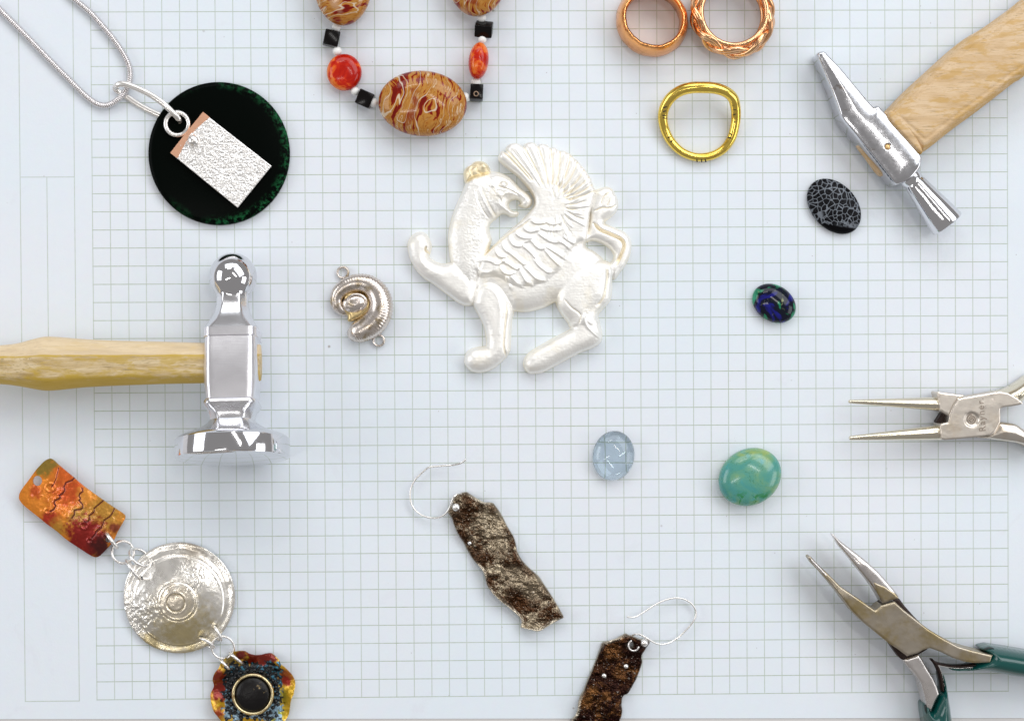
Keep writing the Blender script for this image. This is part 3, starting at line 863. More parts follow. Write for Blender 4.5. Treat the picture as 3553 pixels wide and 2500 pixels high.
# ------------------------------------------------------------------ loose stones
tag(dome('crackled_cabochon', (2893.4, 715.9), 110, 78.5, math.radians(47), 0.0034, m_crackle(), e=2.3), 'flat oval black cabochon with a net of grey crackle lines', 'cabochon')
tag(dome('mottled_cabochon', (2685.5, 1052), 81.3, 63, math.radians(33), 0.0042, m_azurite(), e=2.1), 'small glossy oval cabochon mottled dark blue and green', 'cabochon')
gl = Mt('pale_blue_glass', (0.87, 0.95, 1.0), 0.0)
gl.set('Transmission Weight', 1.0); gl.set('IOR', 1.48)
tag(dome('clear_cabochon', (2128.4, 1580), 87, 73, math.radians(-80), 0.0046, gl.m, e=2.15, zb=0.0001), 'clear pale blue oval glass cabochon showing the ruled lines through it', 'cabochon')
tag(dome('turquoise_cabochon', (2601.6, 1653.5), 113.8, 97.5, math.radians(-30), 0.0068, m_turquoise(), e=2.25, girdle=0.38), 'large rounded turquoise cabochon with green and yellowish veins', 'cabochon')

# ------------------------------------------------------------------ rings
def copper_band():
    h = 0.0088
    c = ZC.p(593, 165, h)
    root = thing('copper_ring', 'wide plain hammered copper ring standing on its edge', 'ring', c)
    k = US(h) / ZC.k
    ri, ro = 257 * k, 290 * k
    rb = 334 * k
    prof = [(ri + 0.0004, 0), (rb - 0.0007, 0), (rb - 0.0001, 0.0006), (rb + 0.0001, h * 0.25), (rb - 0.0001, h * 0.5), (0.5 * (rb + ro), h * 0.78), (ro + 0.0001, h * 0.94), (ro - 0.0006, h), (ri + 0.0006, h), (ri, h - 0.0005), (ri - 0.0001, h * 0.5), (ri, 0.0006)]
    n, m = 120, len(prof)
    V, F = [], []
    for i in range(n):
        t = 2 * math.pi * i / n
        for j, (r, z) in enumerate(prof):
            rr = r + 0.00005 * math.sin(t * 9 + z * 900) + 0.00003 * math.sin(t * 17 + 1 + z * 500) + 0.0003 * math.cos(2 * t + 1)
            V.append((c.x + rr * math.cos(t), c.y + rr * math.sin(t), z))
    for i in range(n):
        for j in range(m):
            a, b, l = i * m, ((i + 1) % n) * m, (j + 1) % m
            F.append((a + j, b + j, b + l, a + l))
    mk('band', V, F, COPPER, root, sharp=60)
copper_band()

def braided_ring():
    h = 0.0092
    c = ZC.p(1345, 105, h)
    root = thing('braided_copper_ring', 'copper ring braided from several wires, touching the plain copper ring', 'ring', c)
    k = US(h) / ZC.k
    R = 322 * k
    n = 220
    for z0 in (0.0010, h - 0.0011):
        torus('wire_strand', (c.x, c.y, z0), R - 0.0004, 0.0007, COPPERT, root, n=120)
    for s in range(3):
        for o in (-1, 1):
            t = np.linspace(0, 2 * math.pi, n, endpoint=False)
            ph = 2 * math.pi * s / 3
            z = h * 0.5 + (h * 0.5 - 0.0015) * np.sin(3 * t + ph) + o * 0.00066
            r = R + 54 * k * np.sin(math.pi * np.clip(z / h, 0, 1)) + 0.00045 * np.sin(6 * t + 2 * ph) + o * 0.0001 + 0.0005 * np.cos(2 * t + 2)
            tube('wire_strand', np.stack([c.x + r * np.cos(t), c.y + r * np.sin(t), z], 1), 0.00078, COPPERT, root, closed=True, sides=8)
braided_ring()

def gold_ring():
    pts = [(1030, 818, 7.5), (930, 822, 7), (830, 852, 6), (745, 915, 4.8), (690, 1005, 3.4), (672, 1100, 2.4), (690, 1205, 1.7), (742, 1312, 1.4), (830, 1405, 1.3), (935, 1457, 1.3), (1040, 1470, 1.3), (1150, 1447, 1.3), (1245, 1388, 1.4), (1312, 1295, 1.7), (1345, 1185, 2.2), (1356, 1085, 2.8), (1350, 995, 3.8), (1325, 915, 5.2), (1255, 856, 6.6), (1150, 824, 7.4)]
    root = thing('gold_ring', 'yellow gold wave-shaped ring with small dark engraved ticks', 'ring', ZC.p(1020, 1150))
    a = cr(np.array(pts, float), 8)
    n = len(a)
    p = ZC.p3(a)
    t = np.arange(n) / n
    r = (0.00140 + 0.00022 * np.cos(2 * math.pi * t)) * (1 + 0.012 * np.sin(40 * t))
    tube('band', p, r, GOLD, root, closed=True, sides=16)
    ink = Mt('engraved_black', (0.03, 0.02, 0.006), 0.5).m
    for (x0, y0, x1, y1) in [(672, 1010, 712, 998), (674, 1046, 704, 1035), (668, 1078, 706, 1082), (672, 1100, 708, 1108), (718, 1288, 748, 1276), (745, 1330, 765, 1310), (990, 1488, 993, 1515), (1034, 1489, 1036, 1516), (1068, 1488, 1075, 1514), (1320, 985, 1360, 980), (1334, 1026, 1368, 1024), (1330, 1075, 1362, 1062), (1340, 1145, 1356, 1138), (1278, 1286, 1312, 1290), (1296, 1244, 1318, 1262)]:
        q = ZC([(x0, y0), ((x0 + x1) / 2, (y0 + y1) / 2), (x1, y1)])
        d, near, al = seg_dist(q, ZC(a[:, :2]), True)
        i = np.clip((al * n).astype(int), 0, n - 1)
        zz = a[i, 2] / 1000
        # on the surface of the tube
        off = np.minimum(d * U / r[i], 0.93)
        z3 = zz + r[i] * np.sqrt(1 - off ** 2) + 0.00002
        tube('engraved_tick', PA(q, z3), 0.00020, ink, root, sides=5, flat=0.5)
gold_ring()

# ------------------------------------------------------------------ snake chain and black pendant
def chain():
    path = [(-40, 25), (0, 68), (100, 168), (200, 268), (300, 372), (400, 474), (480, 553), (550, 624), (620, 688), (680, 728), (740, 741), (800, 722), (850, 683), (888, 632), (908, 575), (913, 510), (896, 440), (852, 358), (790, 268), (720, 184), (640, 95), (560, 26), (500, -24), (460, -60)]
    root = thing('snake_chain', 'silver snake chain threaded through the bail of the black pendant', 'necklace chain', ZA.p(450, 400))
    a = cr(np.array(path, float), 24, False)
    p = PA(ZA(a), 0.001)
    L = np.concatenate([[0], np.cumsum(np.linalg.norm(np.diff(p[:, :2], axis=0), axis=1))])
    tall = np.interp(L / L[-1], [0, 0.45, 0.52, 0.55, 0.60, 0.66, 1], [0, 0, 0.0004, 0.0010, 0.0004, 0, 0])
    pitch = 6.6 * U
    rad = 11.6 * U
    m, prof = 14, [(-0.52, 0.60), (-0.36, 0.93), (0, 1.06), (0.36, 0.93), (0.52, 0.60)]
    V, F = [], []
    for (x, rr) in prof:
        for k in range(m):
            t = 2 * math.pi * k / m
            V.append((x * pitch, rad * rr * math.cos(t), rad * rr * math.sin(t)))
    for i in range(len(prof) - 1):
        for k in range(m):
            l = (k + 1) % m
            F.append((i * m + k, i * m + l, (i + 1) * m + l, (i + 1) * m + k))
    F += [tuple(range(m - 1, -1, -1)), tuple((len(prof) - 1) * m + k for k in range(m))]
    me = bpy.data.meshes.new('chain_link'); me.from_pydata(V, [], F); me.update()
    me.polygons.foreach_set('use_smooth', [True] * len(me.polygons))
    o0 = root_origin(root)
    s = pitch / 2
    while s < L[-1]:
        x, y, h = np.interp(s, L, p[:, 0]), np.interp(s, L, p[:, 1]), np.interp(s, L, tall)
        x2, y2 = np.interp(s + pitch / 2, L, p[:, 0]), np.interp(s + pitch / 2, L, p[:, 1])
        x1, y1 = np.interp(s - pitch / 2, L, p[:, 0]), np.interp(s - pitch / 2, L, p[:, 1])
        o = link('link', me, CHAINM, root, (x - o0[0], y - o0[1], rad * 1.06 + h))
        o.rotation_euler = (0, 0, math.atan2(y2 - y1, x2 - x1) + 0.3)
        s += pitch
chain()

def black_pendant():
    root = thing('black_disc_pendant', 'round black-green pendant carrying a textured silver rectangle on a wire bail', 'pendant', ZA.p(1532, 1074))
    s = Mt('dark_green_glass', rough=0.3)
    s.set('Specular IOR Level', 0.03)
    o = s.sep(s.co())
    r = s.ma('SQRT', s.ma('ADD', s.ma('POWER', o[0], 2.0), s.ma('POWER', o[1], 2.0)))
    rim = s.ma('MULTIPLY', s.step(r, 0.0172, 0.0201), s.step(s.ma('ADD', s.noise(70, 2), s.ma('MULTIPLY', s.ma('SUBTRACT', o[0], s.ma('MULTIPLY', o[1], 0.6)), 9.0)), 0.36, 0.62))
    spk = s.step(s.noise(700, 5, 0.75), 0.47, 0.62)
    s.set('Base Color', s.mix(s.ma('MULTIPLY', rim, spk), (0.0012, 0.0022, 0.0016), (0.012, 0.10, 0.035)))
    zc = 0.0024
    c = ZA.p(1532, 1074, zc); k = US(zc) / ZA.k
    R = 495 * k
    prof = [(R - 0.0008, 0), (R - 0.0002, 0.0004), (R, 0.001), (R - 0.0001, 0.0017), (R - 0.0006, 0.0022), (R - 0.0014, zc), (R * 0.5, zc), (0.0001, zc)]
    n, m = 128, len(prof)
    V = [(c.x + rr * math.cos(2 * math.pi * i / n), c.y + rr * 1.012 * math.sin(2 * math.pi * i / n), z) for i in range(n) for rr, z in prof]
    F = [(i * m + j, ((i + 1) % n) * m + j, ((i + 1) % n) * m + j + 1, i * m + j + 1) for i in range(n) for j in range(m - 1)]
    F.append(tuple(i * m + m - 1 for i in range(n)))
    mk('glass_disc', V, F, s.m, root, sharp=40)
    # bail: a long flattened wire loop, front strand over the chain and disc, back strand under the disc
    b = [(808, 612, 2.0), (822, 596, 3.0), (850, 588, 3.5), (905, 598, 3.9), (1000, 637, 4.4), (1080, 681, 4.6), (1150, 732, 4.5), (1210, 788, 4.1), (1250, 832, 3.4), (1258, 852, 2.2), (1230, 850, 1.2), (1170, 826, 0.6), (1100, 800, 0.5), (1020, 762, 0.5), (950, 722, 0.5), (890, 680, 0.5), (850, 655, 0.7), (815, 632, 1.2)]
    a = cr(np.array(b, float), 6)
    tube('bail', ZA.p3(a), 10.5 * U, SILVER, root, closed=True, sides=12, flat=0.6)
    torus('hanging_ring', ZA.p(1242, 868, 0.0034), 79 / ZA.k * U, 16.5 / ZA.k * U, SILVER, root, n=40)
    t = Mt('reticulated_silver', (0.93, 0.91, 0.89), 0.30, 0.8)
    t.bump(t.noise(900, 4, 0.7), 0.4, 0.0002)
    quad = ZA([(1428, 792), (1903, 1163), (1665, 1455), (1199, 1076)])
    poly = np.concatenate([np.linspace(quad[i], quad[(i + 1) % 4], 12, endpoint=False) for i in range(4)])
    def hf(q, sd, s_):
        n_ = fbm(q[:, 0] / 5.5, q[:, 1] / 5.5, 2, 3)
        rg = np.abs(fbm(q[:, 0] / 9 + n_, q[:, 1] / 9, 7, 3))
        g = smooth(1060 / 2.02 * 0.5, 1400 / 2.02 * 0.55 + 100, q[:, 1])
        return 0.0043 + (0.00024 * n_ - (0.0001 + 0.0006 * g) * rg) * smooth(0, 5, sd) - 0.0002 * (1 - rnd(sd, 4))
    relief('silver_plate', [poly], t.m, root, hf, step=1.6, zref=0.0042, zb=0.0033)
    cq = ZA([(1424, 785), (1470, 822), (1375, 905), (1330, 945), (1245, 1110), (1194, 1073), (1290, 950)])
    relief('copper_edge', [cq], COPPERM, root, lambda q, sd, s_: np.full(len(q), 0.00435), step=2.5, zref=0.004, zb=0.0025)
    ellipsoid('silver_bead', ZA.p(1357, 987, 0.0056), 43 / ZA.k * U, 43 / ZA.k * U, 0.0015, 0, SILVER, root, nu=28, nv=16)
COPPERM = m_metal('matt_copper', (0.85, 0.48, 0.32), 0.4, gstr=0.1)
black_pendant()

# ------------------------------------------------------------------ bead necklace
def necklace():
    root = thing('bead_necklace', 'necklace of banded brown stones, black cubes, orange-red and pearl beads running off the top edge', 'necklace', ZB.p(1100, 500))
    k = U / ZB.k
    def jas(x, y, a, b, ang, h, rot, seed):
        m = m_jasper('banded_jasper', (seed * 0.013, seed * 0.007, seed * 0.004), rot)
        ellipsoid('jasper_bead', ZB.p(x, y, h), a * k * 0.985, b * k * 0.985, h, ang, m, root, e=2.3, nu=64, nv=32)
    jas(1195, 1032, 443, 326, math.radians(-3), 0.0052, math.radians(8), 1)
    jas(400, -165, 420, 292, math.radians(90), 0.0052, math.radians(78), 2)
    jas(1745, -235, 400, 300, math.radians(84), 0.0052, math.radians(4), 3)
    ellipsoid('carnelian_bead', ZB.p(415, 722, 0.0028), 173 * k, 181 * k, 0.0028, 0, CARN, root, e=2.5, nu=48, nv=24)
    ellipsoid('carnelian_bead', ZB.p(1752, 608, 0.0040), 100 * k, 183 * k, 0.0040, math.radians(-7), CARN, root, e=2.5, nu=48, nv=24)
    def cube(x, y, sx, sy, sz, rz, rx=0.0, ry=0.0, z=None, hole=None):
        bm = bmesh.new()
        bmesh.ops.create_cube(bm, size=1)
        bmesh.ops.scale(bm, vec=(sx * k, sy * k, sz * k), verts=bm.verts)
        bmesh.ops.bevel(bm, geom=bm.edges[:] + bm.verts[:], offset=11 * k, segments=3, profile=0.5, affect='EDGES')
        R = Matrix.Rotation(math.radians(rz), 4, 'Z') @ Matrix.Rotation(math.radians(rx), 4, 'X') @ Matrix.Rotation(math.radians(ry), 4, 'Y')
        bmesh.ops.transform(bm, matrix=R, verts=bm.verts)
        zmin = min(v.co.z for v in bm.verts)
        c = ZB.p(x, y, -zmin)
        bmesh.ops.translate(bm, vec=(c.x, c.y, -zmin), verts=bm.verts)
        bm.verts.index_update()
        o = mk('onyx_cube', [v.co[:] for v in bm.verts], [[v.index for v in f.verts] for f in bm.faces], ONYX, root, sharp=30)
        ztop = max(v.co.z for v in bm.verts)
        bm.free()
        if hole:
            torus('drill_hole', ZB.p(hole[0], hole[1], ztop), 22 * k, 7 * k, BRONZE, o, n=20, sides=6)
            o.children[0].location = (0, 0, 0)
        return o
    cube(287, 385, 148, 150, 148, -12, 0, 8)
    cube(622, 985, 150, 150, 150, -24, 4, 0)
    cube(1805, 293, 172, 130, 130, -3, 32, -6)
    cube(1733, 925, 128, 150, 140, -3, -6, 0, hole=(1727, 935))
    for (x, y, r) in [(335, 272, 43), (345, 510, 46), (522, 908, 43), (703, 1022, 46), (1622, 970, 48), (1725, 820, 48), (1790, 395, 42), (1785, 180, 43)]:
        ellipsoid('pearl_bead', ZB.p(x, y, 0.0026), r * k, r * k, r * k * 0.95, 0, PEARL, root, nu=24, nv=14)
    cord = Mt('beading_thread', (0.75, 0.72, 0.68), 0.6).m
    th = cr(np.array([(420, 60, 2.6), (335, 272, 2.6), (300, 390, 2.6), (345, 510, 2.6), (420, 715, 2.6), (522, 908, 2.6), (620, 985, 2.6), (703, 1022, 2.6), (800, 1030, 2.6), (1200, 1030, 2.6), (1560, 990, 2.6), (1622, 970, 2.6), (1720, 940, 2.6), (1725, 820, 2.6), (1752, 608, 2.6), (1790, 395, 2.6), (1800, 290, 2.6), (1785, 180, 2.6), (1750, 40, 2.6)], float), 4, False)
    tube('thread', ZB.p3(th), 0.00025, cord, root, sides=6)
BRONZE = m_metal('brown_bronze', (0.35, 0.25, 0.18), 0.4, gstr=0)
necklace()

# ------------------------------------------------------------------ hammers
def radial(th, ds, p):
    """rounded polygon: DS distances of the sides, evenly spread"""
    n = len(ds)
    s = np.zeros_like(th)
    for i, d in enumerate(ds):
        s += (np.maximum(np.cos(th - 2 * math.pi * i / n), 0) / d) ** p
    return s ** (-1 / p)

def chasing_hammer():
    root = thing('chasing_hammer', 'chrome chasing hammer with a ball end, a broad round face and a yellowish wooden handle', 'hammer', P(808, 1260))
    B = np.array(P(808, 961, 0.0068)); D = np.array(P(807, 1557, 0.0163))
    ey = (D - B) / np.linalg.norm(D - B)
    ex = np.array([1.0, 0, 0]); ex -= ex @ ey * ey; ex /= np.linalg.norm(ex)
    ez = np.cross(ey, ex); ez = ez if ez[2] > 0 else -ez
    k = US(0.012)
    m = 128
    th = np.arange(m) / m * 2 * math.pi
    R = []                                             # axis position px, half width, octagon share, chamfer ratio
    for a in np.linspace(0.02, 1, 16):
        t = math.pi * (1 - a) ; ang = -math.pi / 2 + a * math.radians(132)
        R.append((961 + 84 * math.sin(ang), max(84 * math.cos(ang), 0.5), 0.0, 1.1, 0))
    R += [(1028, 56.5, 0.25, 1.05, 0), (1036, 54.5, 0.75, 1.05, 1), (1050, 54, 1, 1.05, 1), (1066, 55, 1, 1.06, 1), (1084, 59, 1, 1.08, 1), (1100, 65, 1, 1.1, 1), (1118, 74, 1, 1.14, 1), (1136, 85, 1, 1.2, 1), (1149, 91, 1, 1.24, 1),
          (1151, 92, 1, 1.25, 2), (1180, 92, 1, 1.25, 2), (1182, 87, 1, 1.27, 2), (1230, 90, 1, 1.25, 2), (1290, 92, 1, 1.23, 2), (1340, 90, 1, 1.24, 2), (1392, 84, 1, 1.25, 2), (1398, 90, 1, 1.25, 1), (1404, 92, 1, 1.25, 1), (1410, 92, 1, 1.25, 1), (1424, 85, 1, 1.22, 1), (1432, 80, 1, 1.15, 1),
          (1446, 76, 1, 1.1, 1), (1460, 75, 0.9, 1.06, 1), (1470, 83, 0.75, 1.05, 1), (1480, 97, 0.5, 1.04, 1), (1491, 120, 0.25, 1.04, 1), (1502, 152, 0.08, 1.02, 0), (1511, 175, 0, 1, 0), (1518, 188, 0, 1, 0), (1523, 194, 0, 1, 0), (1526, 196.5, 0, 1, 0), (1583, 196.5, 0, 1, 0), (1587, 195, 0, 1, 0), (1589, 191, 0, 1, 0),
          (1594, 170, 0, 1, 0), (1599, 135, 0, 1, 0), (1603, 90, 0, 1, 0), (1605, 45, 0, 1, 0), (1606, 1, 0, 1, 0)]
    secs, kinds = [], []
    for (py, wd, b, cf, kd) in R:
        c = B + ey * (py - 961) / (1557 - 961) * np.linalg.norm(D - B)
        rr = wd * ((1 - b) + b * radial(th, [1, cf, 0.96, cf, 1, cf, 0.96, cf], 40)) * k
        secs.append(c + rr[:, None] * (np.cos(th)[:, None] * ex + np.sin(th)[:, None] * ez))
        kinds.append(kd)
    o = loft('head', secs, CHROME, root, sharp=24)
    o.data.materials.append(BRUSHED); o.data.materials.append(MATTCH)
    for i, p in enumerate(o.data.polygons):
        s_ = i // m
        if s_ < len(kinds): p.material_index = kinds[s_]
    # handle
    H = [(-330, 1215, 1325, 10.2), (-120, 1205, 1328, 10.5), (0, 1197, 1332, 10.9), (60, 1190, 1338, 11.1), (110, 1177, 1347, 11.2), (155, 1167, 1354, 11.3), (200, 1168, 1353, 11.3), (300, 1176, 1343, 11.4), (420, 1181, 1337, 11.5), (560, 1184, 1332, 11.5), (700, 1188, 1329, 11.6), (760, 1190, 1327, 11.6)]
    H = cr(np.array(H, float), 5, False)
    th2 = np.arange(64) / 64 * 2 * math.pi
    secs = []
    for (x, y0, y1, z) in H:
        c = np.array(P(x, (y0 + y1) / 2, z / 1000)); hw = (y1 - y0) / 2 * US(z / 1000)
        r = radial(th2 - math.radians(8), [hw * 0.985, hw * 0.88, hw * 0.80, hw * 0.9, hw * 0.99, hw * 0.88, hw * 0.8, hw * 0.9], 22)
        secs.append(c + r[:, None] * (np.cos(th2)[:, None] * np.array([0, 1.0, 0]) + np.sin(th2)[:, None] * np.array([0, 0, 1.0])))
    loft('handle', secs, WOODA, root, sharp=60)
    secs = []
    for x, s_ in ((840, 0.93), (880, 0.93), (900, 0.92), (904, 0.88)):
        c = np.array(P(x, 1258, 0.0108)); hw = 70 * s_ * k
        r = radial(th2, [hw, hw * 0.9, hw * 0.7, hw * 0.9, hw, hw * 0.9, hw * 0.7, hw * 0.9], 22)
        secs.append(c + r[:, None] * (np.cos(th2)[:, None] * np.array([0, 1.0, 0]) + np.sin(th2)[:, None] * np.array([0, 0, 1.0])))
    loft('handle_end', secs, WOODA, root, sharp=60)
MATTCH = m_metal('scuffed_chrome', (0.84, 0.83, 0.87), 0.30, grain=520, gstr=0.35, gdist=0.00006, stretch=(0.35, 6, 6), rvar=0.12)
chasing_hammer()

def peen_hammer():
    root = thing('cross_peen_hammer', 'small shiny cross peen hammer with a tapering blade and a pale brown wooden handle', 'hammer', ZD.p(680, 900))
    out = [(250, 330), (262, 318), (288, 312), (308, 320), (322, 338), (400, 420), (480, 520), (560, 620), (600, 664), (612, 657), (630, 657), (652, 682), (700, 730), (780, 820), (860, 910), (896, 975), (898, 1000), (890, 1040), (866, 1076), (838, 1108), (800, 1132), (745, 1152), (722, 1142), (690, 1104), (640, 1040), (550, 930), (470, 830), (400, 740), (375, 670), (340, 570), (300, 470), (268, 390), (252, 350)]
    poly = cr(ZD(out), 3)
    ax = np.array(ZD((270, 320))), np.array(ZD((830, 1080)))
    def hf(q, sd, s_):
        t = np.clip((q - ax[0]) @ (ax[1] - ax[0]) / ((ax[1] - ax[0]) @ (ax[1] - ax[0])), 0, 1)
        h = 0.0092 + 0.0013 * smooth(0.05, 0.6, t)
        d = np.linalg.norm(q - ZD((680, 915)), axis=1)
        h = h - 0.0010 * (1 - rnd(sd, 7)) - 0.0010 * (1 - rnd(sd, 75)) - 0.0006 * (1 - smooth(9.5, 11.5, d))
        dent = fbm(q[:, 0] / 22, q[:, 1] / 22, 5, 3)
        return h + 0.00002 * dent * smooth(2, 20, sd)
    relief('head', [poly], HEADMET, root, hf, step=2.5, zref=0.0098, zb=0.0012)
    # round striking end
    th = np.arange(64) / 64 * 2 * math.pi
    ctrs = [((770, 1040), 78), ((808, 1083), 76), ((834, 1114), 73), ((843, 1126), 69), ((848, 1133), 65), ((852, 1138), 68), ((860, 1150), 71), ((900, 1203), 80), ((960, 1278), 95), ((1020, 1353), 109), ((1048, 1388), 114), ((1054, 1396), 112), ((1057, 1400), 106)]
    a, b = np.array(ZD.p(770, 1040, 0.0062)), np.array(ZD.p(1057, 1400, 0.0056))
    e = (b - a) / np.linalg.norm(b - a)
    n_ = np.array([-e[1], e[0], 0]); n_ /= np.linalg.norm(n_); up = np.cross(e, n_); up = up if up[2] > 0 else -up
    secs = []
    for (c, r) in ctrs:
        pc = np.array(ZD.p(*c, 0.006)); t = (pc - a) @ e
        pc = a + e * t
        rr = r * US(0.006) / ZD.k * 0.97
        secs.append(pc + rr * (np.cos(th)[:, None] * n_ + np.sin(th)[:, None] * up))
    loft('striking_end', secs, CHROME, root, sharp=30)
    # pin through the eye
    ellipsoid('pin', ZD.p(681, 917, 0.0101), 17 * U / ZD.k, 17 * U / ZD.k, 0.0003, 0, BRASSP, root, nu=20, nv=10)
    # end of the handle showing in the side of the head
    poly2 = ZD([(500, 900), (530, 885), (670, 1070), (650, 1092), (616, 1060), (556, 976)])
    relief('handle_end', [cr(poly2, 3)], WOODB, root, lambda q, sd, s_: 0.0052 + 0.0004 * rnd(sd, 8), step=4, zref=0.006, zb=0.002)
    hp = [(640, 715), (680, 690), (720, 650), (790, 577), (850, 520), (960, 420), (1080, 312), (1180, 232), (1300, 160), (1400, 90), (1500, 16), (1700, -150), (1900, -280), (2000, -120), (1800, 190), (1650, 370), (1532, 480), (1480, 512), (1380, 590), (1250, 690), (1100, 800), (1000, 880), (910, 945), (870, 940)]
    def hh(q, sd, s_):
        f = rnd(sd, 34)
        return 0.0056 + 0.0050 * f + 0.0006 * rnd(sd, 90) - 0.0003 * np.exp(-((sd - 36) / 5) ** 2) + 0.0002 * fbm(q[:, 0] / 40, q[:, 1] / 40, 1, 3)
    relief('handle', [cr(ZD(hp), 4)], WOODB, root, hh, step=4, zref=0.008, zb=0.002)
    coll = ZD([(690, 690), (740, 715), (800, 780), (850, 850), (895, 940), (870, 955), (780, 860), (680, 745)])
    relief('handle_shoulder', [cr(coll, 3)], WOODB, root, lambda q, sd, s_: 0.0098 + 0.0012 * rnd(sd, 12), step=3, zref=0.009, zb=0.004)
BRASSP = m_metal('brass_pin', (0.72, 0.48, 0.22), 0.4, gstr=0.3)
peen_hammer()

# ------------------------------------------------------------------ linked copper, silver and enamel drop
def blobs(q, base, lst):
    c = np.tile(np.array(base, float), (len(q), 1))
    for (Zm, x, y, r, col, sharp, seed) in lst:
        d = np.linalg.norm(q - Zm((x, y)), axis=1) * Zm.k
        n = fbm(q[:, 0] / 11, q[:, 1] / 11, seed, 4)
        f = smooth(1 + sharp, 1 - sharp, d / r + 1.1 * n)[:, None]
        c = c * (1 - f) + f * np.array(col)
    return c

def linked_drop():
    root = thing('linked_jewellery_drop', 'three-part drop of orange copper plate, silver disc and dark flower joined by wire rings', 'pendant', ZS.p(842, 818))
    out = [(515, 92), (558, 92), (602, 122), (660, 175), (770, 265), (885, 358), (1000, 458), (1150, 570), (1310, 685), (1470, 798), (1596, 885), (1618, 932), (1600, 985), (1510, 1150), (1450, 1280), (1370, 1375), (1290, 1455), (1240, 1498), (1180, 1508), (1100, 1470), (980, 1390), (860, 1310), (740, 1222), (640, 1132), (500, 1030), (380, 932), (260, 840), (150, 752), (96, 680), (90, 632), (110, 568), (170, 480), (240, 392), (350, 240), (450, 130)]
    hole = [(367 + 68 * math.cos(t), 405 + 72 * math.sin(t)) for t in np.linspace(0, 2 * math.pi, 24, endpoint=False)]
    hole2 = [(1380 + 40 * math.cos(t), 1255 + 40 * math.sin(t)) for t in np.linspace(0, 2 * math.pi, 16, endpoint=False)]
    lines = [[(665, 225), (650, 300), (635, 380), (605, 450), (575, 490)], [(890, 365), (860, 400), (775, 435), (750, 495), (765, 540), (740, 580), (690, 615), (700, 650), (625, 690), (615, 730), (635, 770), (610, 815), (560, 845)],
             [(1005, 510), (1020, 555), (980, 590), (970, 630), (990, 660), (970, 690), (1020, 745), (1025, 790), (990, 815), (910, 825), (905, 890), (870, 940)], [(1310, 690), (1255, 740), (1185, 800), (1185, 850), (1115, 905), (1125, 960), (1085, 1000), (1040, 985)],
             [(1465, 812), (1440, 870), (1400, 925), (1325, 975), (1310, 1030), (1290, 1075), (1220, 1130), (1200, 1180), (1145, 1235)], [(1360, 1140), (1330, 1180), (1345, 1240)]]
    L = [(ZU(l), w_) for l, w_ in zip(lines, (2.0, 3.0, 3.0, 2.6, 2.6, 1.8))]
    rings = [(555, 500, 62), (1045, 1045, 52), (515, 840, 36), (1120, 1265, 36), (1350, 1215, 40)]
    c0, u = ZU((830, 790)), np.array([0.80, 0.60])
    v = np.array([-u[1], u[0]])
    def groove(q):
        g = np.zeros(len(q))
        for l, w_ in L:
            d, _, al = seg_dist(q, l, False)
            g = np.maximum(g, np.exp(-(d / w_) ** 4))
        return g
    def hf(q, sd, s_):
        a, b = (q - c0) @ u / 230, (q - c0) @ v / 120
        h = 0.0042 - 0.0016 * b ** 2 - 0.0014 * a ** 2 + 0.0003 * fbm(q[:, 0] / 30, q[:, 1] / 30, 4, 3)
        h = h - 0.00018 * groove(q)
        for (x, y, r) in rings:
            d = np.linalg.norm(q - ZU((x, y)), axis=1) * ZU.k
            h += 0.00022 * np.exp(-((d - r) / 14) ** 2) - 0.0002 * np.exp(-(d / (r * 0.6)) ** 2)
        return h
    def cf(q, sd, s_):
        c = blobs(q, (0.80, 0.25, 0.020), [
            (ZU, 450, 130, 190, (0.30, 0.19, 0.025), 0.35, 1), (ZU, 830, 560, 260, (0.60, 0.085, 0.010), 0.7, 2), (ZU, 730, 300, 110, (0.66, 0.12, 0.012), 0.7, 3), (ZU, 350, 560, 90, (0.58, 0.09, 0.01), 0.6, 9),
            (ZU, 1330, 850, 330, (0.50, 0.24, 0.03), 0.7, 4), (ZU, 960, 930, 120, (0.52, 0.30, 0.05), 0.7, 5), (ZU, 1080, 600, 120, (0.72, 0.26, 0.03), 0.5, 6), (ZU, 560, 960, 130, (0.45, 0.03, 0.008), 0.5, 7),
            (ZU, 680, 1080, 120, (0.56, 0.25, 0.025), 0.7, 8), (ZU, 1080, 1220, 300, (0.26, 0.008, 0.003), 0.3, 10), (ZU, 1270, 1370, 150, (0.07, 0.003, 0.002), 0.6, 11), (ZU, 1480, 1080, 80, (0.22, 0.04, 0.01), 0.5, 12)])
        c *= (1 + 0.3 * fbm(q[:, 0] / 4, q[:, 1] / 4, 20, 3))[:, None]
        g = groove(q)[:, None]
        return np.clip(c * (1 - g) + g * np.array([0.10, 0.003, 0.001]), 0, 1)
    s = Mt('heat_coloured_copper', rough=0.3, metal=0.55)
    s.set('Base Color', s.attr()); s.set('Coat Weight', 0.4); s.set('Coat Roughness', 0.12)
    s.bump(s.noise(260, 4), 0.12, 0.0002)
    relief('copper_plate', [cr(ZU(out), 3)], s.m, root, hf, holes=[ZU(hole), ZU(hole2)], step=1.7, zref=0.004, thick=0.0008, colfun=cf)
    # silver disc
    ctr, R = ZS((842, 818)), 625 / ZS.k
    th = np.linspace(0, 2 * math.pi, 160, endpoint=False)
    circ = np.stack([ctr[0] + R * (1 + 0.006 * np.cos(3 * th + 1)) * np.cos(th), ctr[1] + R * (1 + 0.006 * np.cos(2 * th)) * np.sin(th)], 1)
    hs = [ZS([(x + 30 * math.cos(t), y + 26 * math.sin(t)) for t in np.linspace(0, 2 * math.pi, 14, endpoint=False)]) for (x, y) in ((528, 432), (412, 596), (1236, 1138), (1088, 1262))]
    c1, c2 = ZS((820, 862)), ZS((840, 850))
